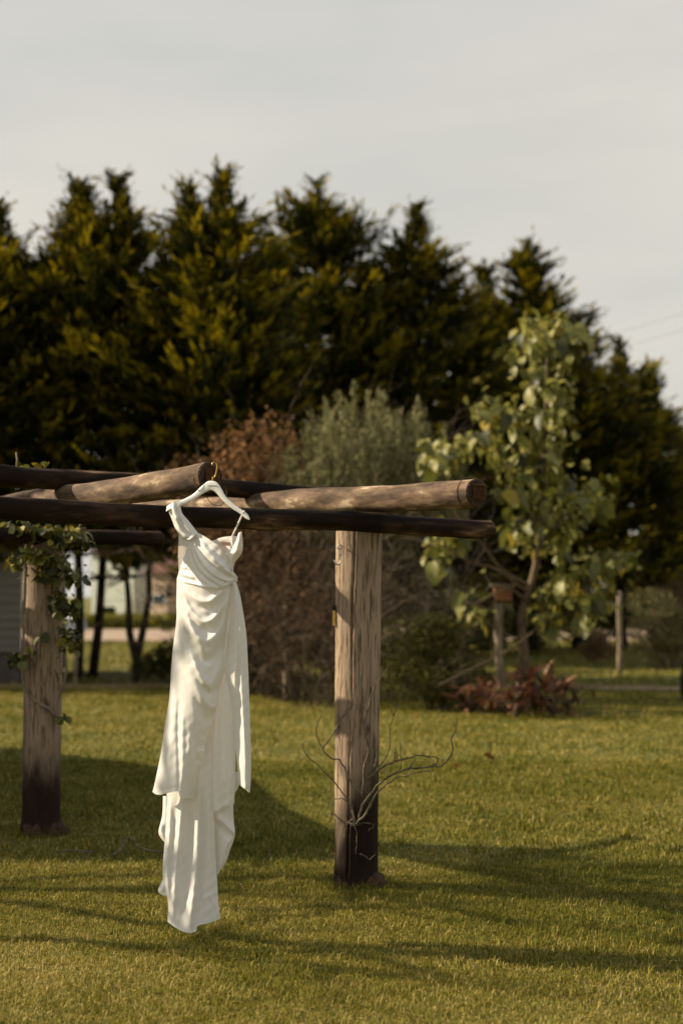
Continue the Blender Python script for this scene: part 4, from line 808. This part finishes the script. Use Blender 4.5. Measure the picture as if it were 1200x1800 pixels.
tt = MB(); tt.tube(smooth_path([P(*z1(556, 300), YH), P(*z1(557, 268), YH), P(*z1(573, 262), YH), P(*z1(583, 235), YH), P(*z1(590, 190), YH), P(*z1(583, 158), YH), P(*z1(567, 147), YH), P(*z1(553, 158), YH), P(*z1(552, 172), YH)]), .0030, 8); tt.build('hook', M['gold'], hr)
tt = MB(); 
for k in range(14):     # faint print on the hanger neck
    x = 517+k*5.7; y = 330+.012*(x-550)**2*.25; c = P(*z1(x, y), YH+yaw(z1(x, y)[0])-.0085); tt.box(c, (.0028, .0008, .0022 if k % 3 else .0036))
tt.build('print', M['print'], hr, False)

# ---------------------------------------------------------------- dress
dr = empty('bridal_dress', P(365, 1630, 6.8), 'long ivory satin one shoulder wedding dress hanging from the pergola', 'dress')
YD = 6.74
def resample(pts, n):
    sp_ = smooth_path([Vector((x, y, 0)) for x, y in pts], 8); a = np.array([[p.x, p.y] for p in sp_]); d = np.r_[0, np.cumsum(np.hypot(*np.diff(a, axis=0).T))]; u = np.linspace(0, d[-1], n)
    return np.stack([np.interp(u, d, a[:, 0]), np.interp(u, d, a[:, 1])], -1)
def panel(name, top, bot, left, right, d0, bulge, folds, m, nu=70, nv=150, pw=2.6, dfun=None, noise=.0012, label=None):
    """Coons patch in photo px, depth from folds (px polylines: pts, width px, amplitude m)"""
    T_, B_ = resample(top, nu), resample(bot, nu); L_, R_ = resample(left, nv), resample(right, nv)
    u = np.linspace(0, 1, nu)[None, :, None]; v = np.linspace(0, 1, nv)[:, None, None]
    Q = (1-v)*T_[None]+v*B_[None]+(1-u)*L_[:, None]+u*R_[:, None]-((1-u)*(1-v)*T_[0]+u*(1-v)*T_[-1]+(1-u)*v*B_[0]+u*v*B_[-1])
    D = d0+bulge*(1-np.abs(2*u[..., 0]-1)**pw)+np.zeros((nv, nu))
    if dfun is not None: D = D+dfun(u[..., 0]+np.zeros((nv, nu)), v[..., 0]+np.zeros((nv, nu)))
    for f in folds:
        pts, w, amp = f[:3]; sh = f[3] if len(f) > 3 else 1.0
        pp = np.array([[p.x, p.y] for p in smooth_path([Vector((x, y, 0)) for x, y in pts], 5)]); best = np.full((nv, nu), 1e9); side = np.zeros((nv, nu)); par = np.zeros((nv, nu)); nseg = len(pp)-1
        for i in range(nseg):
            a, b = pp[i], pp[i+1]; ab = b-a; t = np.clip(((Q-a) @ ab)/max(ab @ ab, 1e-9), 0, 1); dd = Q-(a+t[..., None]*ab); ds = np.hypot(dd[..., 0], dd[..., 1]); m_ = ds < best
            best = np.where(m_, ds, best); side = np.where(m_, np.sign(ab[0]*dd[..., 1]-ab[1]*dd[..., 0]), side); par = np.where(m_, (i+t)/nseg, par)
        ww = w*np.where(side > 0, sh, 1/sh); taper = np.clip(par*5, 0, 1)**.7*np.clip((1-par)*5, 0, 1)**.7*.85+.15
        D = D+amp*.95*taper*np.exp(-(best/ww)**2)
    D = D+.005*np.sin(Q[..., 1]*.021+Q[..., 0]*.05)*np.sin(Q[..., 0]*.06-Q[..., 1]*.008)+noise*(np.sin(Q[..., 0]*.35+Q[..., 1]*.11)*np.sin(Q[..., 1]*.17-Q[..., 0]*.09)+.6*np.sin(Q[..., 1]*.31+Q[..., 0]*.23))
    for _ in range(3): E = np.pad(D, 1, mode='edge'); D = .5*D+.125*(E[:-2, 1:-1]+E[2:, 1:-1]+E[1:-1, :-2]+E[1:-1, 2:])
    D = D-yaw(Q[..., 0])
    a = (Q[..., 0]-600)/F; b = (900-Q[..., 1])/F; Y = YD-D; k = Y/(CP-b*SP); V = np.stack([a*k, Y, H+(SP+b*CP)*k], -1).reshape(-1, 3)
    i = np.arange(nu*nv).reshape(nv, nu); Fc = np.stack([i[:-1, :-1], i[1:, :-1], i[1:, 1:], i[:-1, 1:]], -1).reshape(-1, 4)
    return link(name, mkmesh(name, V, Fc, True), m, dr, label=label)
A1 = lambda *p: [z1(*q) for q in p]; A2 = lambda *p: [z2(*q) for q in p]
SA = M['satin']
# back of the skirt, closes the volume behind
panel('skirt_back', A1((280, 1060), (500, 1075), (742, 1100)), A2((185, 900), (400, 960), (590, 930)), A1((280, 1060), (275, 1300), (262, 1500))+A2((222, 100), (212, 300), (192, 600), (185, 900)), A1((742, 1100), (775, 1250), (805, 1450), (815, 1750))+A2((650, 300), (615, 600), (590, 930)), -.02, -.13, [], M['satin_in'], 50, 80)
panel('bodice_back', A1((292, 705), (340, 765), (420, 765), (545, 768), (620, 742), (700, 731), (765, 733)), A1((280, 1080), (450, 1100), (600, 1105), (735, 1090)), A1((292, 705), (284, 860), (288, 1000), (280, 1080)), A1((765, 733), (768, 850), (722, 980), (735, 1090)), -.02, -.06, [(A1((560, 790), (620, 765), (700, 755)), 3, .004)], M['satin_in'], 60, 60)
# train
panel('train', A2((200, 500), (330, 500), (470, 500)), A2((193, 1660), (240, 1695), (300, 1725), (340, 1728), (372, 1716), (382, 1685), (450, 1668), (522, 1642)), A2((200, 500), (192, 870), (186, 1000), (176, 1150), (163, 1370), (190, 1500), (197, 1560), (193, 1660)), A2((470, 500), (472, 900), (482, 1050), (490, 1250), (500, 1400), (510, 1560), (522, 1642)),
      .0, .03, [(A2((395, 600), (392, 800), (385, 1000), (372, 1300), (350, 1500), (322, 1715)), 6.5, .026, .8), (A2((410, 640), (412, 900), (408, 1200), (395, 1450), (386, 1690)), 5, -.014), (A2((282, 880), (275, 1000), (262, 1150), (242, 1350), (222, 1650)), 5, .018, 1.3), (A2((255, 900), (240, 1100), (222, 1330), (208, 1600)), 5, -.012), (A2((212, 900), (205, 1100), (190, 1350), (212, 1600)), 3.5, .012),
                (A2((330, 900), (325, 1100), (310, 1400), (280, 1700)), 7, -.014), (A2((450, 700), (455, 1000), (460, 1300), (455, 1640)), 9, .008), (A2((460, 1500), (490, 1560), (515, 1640)), 3, .005), (A2((395, 1530), (440, 1500), (500, 1480)), 3, .0035), (A2((205, 1560), (250, 1500), (275, 1430)), 3, .003)], SA, 110, 220, noise=.001)
panel('train_fold', A2((165, 880), (215, 880)), A2((172, 1165), (200, 1170)), A2((165, 880), (160, 1000), (137, 1100), (152, 1140), (172, 1165)), A2((215, 880), (215, 1000), (210, 1100), (200, 1170)), -.03, .02, [(A2((160, 1040), (150, 1090), (170, 1140)), 3, .008)], SA, 24, 50)
panel('train_fold', A2((172, 1380), (215, 1380)), A2((200, 1512), (215, 1512)), A2((172, 1380), (152, 1420), (135, 1468), (160, 1495), (200, 1512)), A2((215, 1380), (216, 1450), (215, 1512)), -.02, .02, [(A2((160, 1400), (165, 1450), (150, 1475)), 3, .006)], SA, 24, 40)
panel('train_fold', A2((465, 930), (600, 925)), A2((499, 1366), (504, 1368)), A2((465, 930), (478, 1100), (488, 1250), (499, 1366)), A2((600, 925), (603, 1030), (611, 1110), (598, 1170), (580, 1215), (555, 1290), (504, 1368)), -.05, .03,
      [(A2((485, 1010), (530, 1040), (570, 1080), (606, 1120)), 5, .022, .7), (A2((480, 1030), (530, 1080), (585, 1150)), 7, -.016), (A2((540, 1100), (555, 1160), (535, 1250)), 5, .012), (A2((595, 1130), (560, 1200), (520, 1330)), 4, .01)], SA, 60, 90, label='fold of ivory train curling out at the right')
panel('lining_fold', A2((590, 735), (628, 730)), A2((604, 862), (622, 846)), A2((590, 735), (598, 800), (604, 862)), A2((628, 730), (637, 800), (622, 846)), -.01, .01, [], M['satin_in'], 16, 30)
# inner panel under the slit
panel('inner_panel', A1((690, 1100), (720, 1100), (745, 1105)), A2((475, 975), (505, 968), (540, 945), (605, 930)), A1((690, 1120), (670, 1500))+A2((530, 90), (492, 390), (480, 560), (472, 800), (475, 975)), A1((745, 1110), (770, 1500))+A2((612, 200), (618, 400), (614, 600), (612, 800), (605, 930)),
      .03, .022, [(A2((540, 150), (528, 400), (530, 700), (535, 950)), 5, .012), (A2((575, 200), (572, 500), (580, 930)), 5, .010), (A2((510, 300), (500, 600), (498, 960)), 4, -.003), (A2((598, 300), (596, 600), (600, 920)), 3, .006), (A2((552, 300), (551, 600), (556, 930)), 4, -.003)], M['satin'], 60, 150)
# front skirt panel with swags
def hemcurl(u, v): return -.02*np.clip((v-.965)/.035, 0, 1)*np.clip(1-u*1.6, 0, 1)
sw = lambda pts, w, a, s=1.0: (A1(*pts), w*1.08, a*1.4, s)
panel('skirt_front', A1((275, 1062), (310, 1080), (400, 1105), (480, 1115), (560, 1125), (640, 1115), (718, 1098)), A2((100, 855), (120, 868), (150, 872), (190, 862), (250, 851), (266, 868), (275, 890), (315, 893), (357, 895)),
      A1((275, 1062), (270, 1250), (271, 1400), (248, 1580))+A2((216, 80), (205, 260), (180, 420), (150, 620), (120, 770), (100, 855)), A1((718, 1098), (700, 1250), (672, 1450), (655, 1620))+A2((545, 90), (522, 200), (505, 300), (480, 380), (440, 500), (420, 600), (395, 700), (368, 800), (357, 895)),
      .055, .075, [sw([(290, 1090), (370, 1190), (450, 1240), (530, 1248), (610, 1190), (690, 1120)], 6.5, .016, 1.3), sw([(300, 1120), (380, 1235), (470, 1290), (560, 1290), (640, 1210), (700, 1130)], 5, -.009),
                   sw([(300, 1150), (360, 1290), (430, 1380), (510, 1412), (585, 1370), (650, 1260), (705, 1130)], 7, .021, 1.35), sw([(310, 1200), (380, 1370), (450, 1450), (530, 1465), (610, 1390), (670, 1270)], 6.5, -.014),
                   sw([(320, 1250), (380, 1430), (450, 1530), (520, 1555), (600, 1480), (660, 1340), (700, 1200)], 7, .019, 1.35), sw([(340, 1330), (400, 1500), (460, 1600), (520, 1640), (600, 1560), (660, 1420)], 8, .011), sw([(345, 1480), (400, 1620), (460, 1700), (530, 1705), (600, 1620), (650, 1500)], 7, -.010),
                   (A2((320, -30), (370, 90), (430, 175), (480, 165), (530, 40)), 8.5, .024, 1.35), (A2((325, 20), (375, 160), (430, 235), (485, 225), (525, 120)), 6, -.015), (A2((330, 60), (380, 200), (430, 295), (480, 325), (510, 270)), 6.5, .014, 1.3), (A2((360, 260), (400, 360), (440, 400), (490, 350)), 7, -.010),
                   (A2((405, 540), (425, 525), (445, 490)), 4, .008), (A2((385, 575), (405, 568), (425, 555)), 4, -.008), (A2((375, 610), (395, 605), (415, 590)), 4, .008), (A2((360, 660), (380, 660), (400, 655)), 4, -.005), (A2((400, 470), (430, 465), (460, 430)), 5, .007),
                   (A2((232, 0), (225, 150), (232, 340), (205, 600), (160, 850)), 6, .010), (A2((262, 300), (258, 500), (262, 700), (262, 860)), 4, -.010, .8), (A2((285, 330), (283, 560), (285, 880)), 5, .008), (A2((330, 500), (335, 700), (345, 880)), 6, .010), (A2((150, 870), (200, 856), (250, 846)), 3, .006), (A1((290, 1380), (300, 1500), (330, 1640)), 4, .007), (A1((275, 1180), (310, 1400), (350, 1600), (400, 1750)), 5, -.006)],
      SA, 130, 300, 2.2, hemcurl, .0008)
# right side drape
panel('side_drape', A1((708, 1098), (725, 1096), (748, 1102)), A2((637, 808), (670, 835), (703, 861)), A1((708, 1098), (695, 1300), (668, 1550))+A2((548, 95), (578, 230), (600, 350), (612, 500), (622, 650), (637, 808)), A1((748, 1102), (775, 1200), (802, 1350), (823, 1500), (834, 1680))+A2((697, 200), (706, 450), (710, 650), (709, 780), (703, 861)),
      .05, .055, [(A1((722, 1120), (735, 1300), (742, 1500), (748, 1700))+A2((612, 150), (622, 350)), 3.5, .009), (A1((712, 1120), (714, 1300), (708, 1500), (705, 1700)), 3.5, -.010), (A1((745, 1150), (768, 1400), (785, 1700))+A2((655, 200), (670, 500), (690, 820)), 4.5, .014), (A1((735, 1150), (752, 1400), (766, 1700))+A2((630, 200), (640, 500), (655, 800)), 4.5, -.014),
                  (A2((625, 560), (632, 650), (665, 760), (700, 850)), 4, .010), (A2((690, 0), (695, 300), (700, 600)), 4, .006)], SA, 80, 220, 2.2)
# bodice drape, fanning out of the shoulder knot
panel('bodice_drape', A1((372, 768), (384, 752), (405, 735), (440, 706), (500, 737), (545, 766), (600, 806), (645, 872), (690, 945), (722, 1010), (756, 1056)), A1((274, 1068), (310, 1092), (350, 1104), (420, 1115), (500, 1138), (570, 1153), (640, 1146), (680, 1128), (717, 1106)),
      A1((372, 768), (345, 860), (312, 945), (296, 1000), (286, 1030), (274, 1068)), A1((756, 1056), (748, 1078), (717, 1106)), .055, .085,
      [sw([(388, 775), (400, 850), (440, 960), (520, 1050), (620, 1110), (700, 1105)], 4.5, .013, 1.2), sw([(378, 800), (380, 890), (410, 980), (480, 1070), (560, 1125), (640, 1130)], 4.5, .008), sw([(381, 770), (388, 870), (425, 975), (500, 1065), (600, 1120)], 3, -.010),
       sw([(400, 752), (425, 850), (480, 950), (560, 1030), (650, 1080), (720, 1085)], 4.5, .015, 1.25), sw([(391, 760), (412, 855), (460, 960), (540, 1040), (640, 1095), (700, 1095)], 3, -.011), sw([(414, 745), (450, 830), (520, 925), (600, 1000), (680, 1050), (735, 1065)], 5, -.012),
       sw([(430, 730), (490, 830), (560, 910), (640, 980), (700, 1030), (745, 1055)], 8, .016, 1.3), sw([(440, 715), (520, 800), (590, 870), (660, 950), (740, 1045)], 3.5, -.006), sw([(425, 735), (440, 780), (455, 830)], 3, -.006), sw([(366, 800), (352, 880), (325, 960)], 4, .004), sw([(372, 830), (368, 900), (390, 1000), (440, 1090)], 6, -.008),
       sw([(300, 985), (320, 975), (350, 990)], 3, .006), sw([(305, 930), (325, 925), (345, 935)], 3, .005), sw([(280, 1055), (330, 1085), (400, 1100), (500, 1128), (570, 1143), (640, 1138), (710, 1104)], 2.6, .006), sw([(300, 1050), (340, 1068), (400, 1085), (460, 1100)], 3, -.006), sw([(290, 1020), (350, 1040), (420, 1060)], 4, .006)], SA, 150, 130, 2.0)
# lace cup and shoulder
panel('lace_cup', A1((762, 706), (775, 697), (786, 693)), A1((715, 1004), (722, 1010)), A1((762, 706), (738, 775), (690, 845), (648, 882), (680, 945), (715, 1004)), A1((786, 693), (796, 790), (791, 850), (770, 892), (738, 932), (720, 965), (722, 1010)), .06, .055, [(A1((760, 715), (735, 780), (690, 850), (652, 886)), 1.6, .003)], M['lace'], 60, 80, 2.0, noise=.0015)
panel('shoulder_drape', A1((214, 482), (250, 458), (292, 446)), A1((374, 770), (392, 748), (440, 704)), A1((214, 482), (207, 525), (235, 600), (262, 670), (290, 715), (330, 762), (374, 770)), A1((292, 446), (303, 490), (318, 550), (370, 612), (410, 665), (440, 704)), .085, .035,
      [sw([(235, 490), (262, 560), (280, 640), (330, 720), (385, 755)], 3.6, .014), sw([(262, 480), (290, 570), (320, 660), (400, 735)], 3.2, -.012), sw([(280, 470), (300, 560), (350, 650), (415, 725)], 3.4, .013), sw([(222, 500), (245, 590), (275, 670)], 2.5, -.008), sw([(240, 570), (262, 590), (285, 575)], 2.5, .007), sw([(305, 560), (345, 620), (400, 690)], 2.6, -.007)], SA, 60, 90, 1.8)
panel('shoulder_back', A1((216, 480), (292, 446)), A1((300, 715), (400, 770)), A1((216, 480), (212, 525), (240, 600), (268, 670), (300, 715)), A1((292, 446), (300, 500), (315, 560), (365, 650), (400, 770)), .03, -.02, [], M['satin_in'], 24, 40)
# satin wrapped over the hanger arm, gathered knot
def loft(name, rings, m, nn=24):
    V = []; Fc = []
    for (px, py, Y, rx, ry, ry2, tilt) in rings:
        c = P(px, py, Y+yaw(px))
        for k in range(nn):
            a = 6.283*k/nn; wv = 1+.12*math.sin(5*a+px)+.06*math.sin(9*a); x = math.cos(a)*rx*wv; zz = math.sin(a)*ry*wv
            V.append(c+Vector((x*math.cos(tilt)-0*zz, math.sin(a)*ry2*wv, x*math.sin(tilt)+zz*math.cos(tilt)*0+zz)))
    for i in range(len(rings)-1):
        for k in range(nn): Fc.append((i*nn+k, (i+1)*nn+k, (i+1)*nn+(k+1) % nn, i*nn+(k+1) % nn))
    Fc += [tuple(reversed(range(nn))), tuple((len(rings)-1)*nn+k for k in range(nn))]
    return link(name, mkmesh(name, V, Fc, True), m, dr)
loft('shoulder_loop', [(293.2, 895.5, YH, .002, .010, .012, 0), (294.5, 894, YH, .003, .014, .02, 0), (298, 890.5, YH, .004, .014, .027, 0), (304, 888, YH, .004, .013, .030, 0), (311, 885, YH, .004, .013, .030, 0), (315.5, 884, YH, .003, .012, .022, 0), (316.5, 883.5, YH, .002, .009, .012, 0)], SA)
loft('gathered_knot', [(329, 944, YD-.10, .002, .004, .006, 0), (331, 945, YD-.115, .006, .010, .012, 0), (336, 944, YD-.12, .009, .012, .014, 0), (340, 940, YD-.115, .006, .010, .012, 0), (342, 938, YD-.10, .002, .004, .006, 0)], SA)
# thin strap
t = MB(); ys = yaw(z1(803, 0)[0]); a = P(*z1(803, 538), YH+ys-.01); b_ = P(*z1(706, 748), YD+.02+yaw(z1(706, 0)[0]))
n = 14; V = []; Fc = []
for i in range(n+1):
    u = i/n; p = a.lerp(b_, u); w_ = .0058; V += [p+Vector((-w_, .003, -.001)), p+Vector((w_, -.009, .001)), p+Vector((w_, -.007, .001)), p+Vector((-w_, .005, -.001))]
for i in range(n):
    for j in range(4): Fc.append((i*4+j, i*4+(j+1) % 4, (i+1)*4+(j+1) % 4, (i+1)*4+j))
link('hanging_strap', mkmesh('hanging_strap', V, Fc), M['hanger'], dr)
t = MB(); t.tube([P(*z1(796, 548), YH+ys-.011), P(*z1(806, 530), YH+ys-.012), P(*z1(812, 545), YH+ys+.010), P(*z1(800, 560), YH+ys+.010)], .003, 6); t.build('strap_loop', M['hanger'], dr)
t = MB(); cL = P(*z1(654, 792), YD+.045+yaw(395)); t.box(cL, (.050, .0015, .019), Matrix.Rotation(.02, 3, 'Y')); lb = t.build('garment_label', M['label'], dr, False)
t = MB()
for k in range(9): t.box(cL+Vector((-.017+.0043*k, -.0014, 0)), (.0018, .0006, .003)) 
t.build('label_print', M['rust'], lb, False)
for (x, y) in ((727, 1109), (750, 1083), (741, 1095)):
    t = MB(); c = P(*z1(x, y), YD-.125+yaw(z1(x, y)[0])); q = .0037
    t.tube([c+Vector((0, q*math.cos(a), 0)) for a in [math.pi*k/8 for k in range(9)]][::-1], [max(.0002, q*math.sin(math.pi*k/8)) for k in range(9)], 12); t.build('pearl_button', M['pearl'], dr)
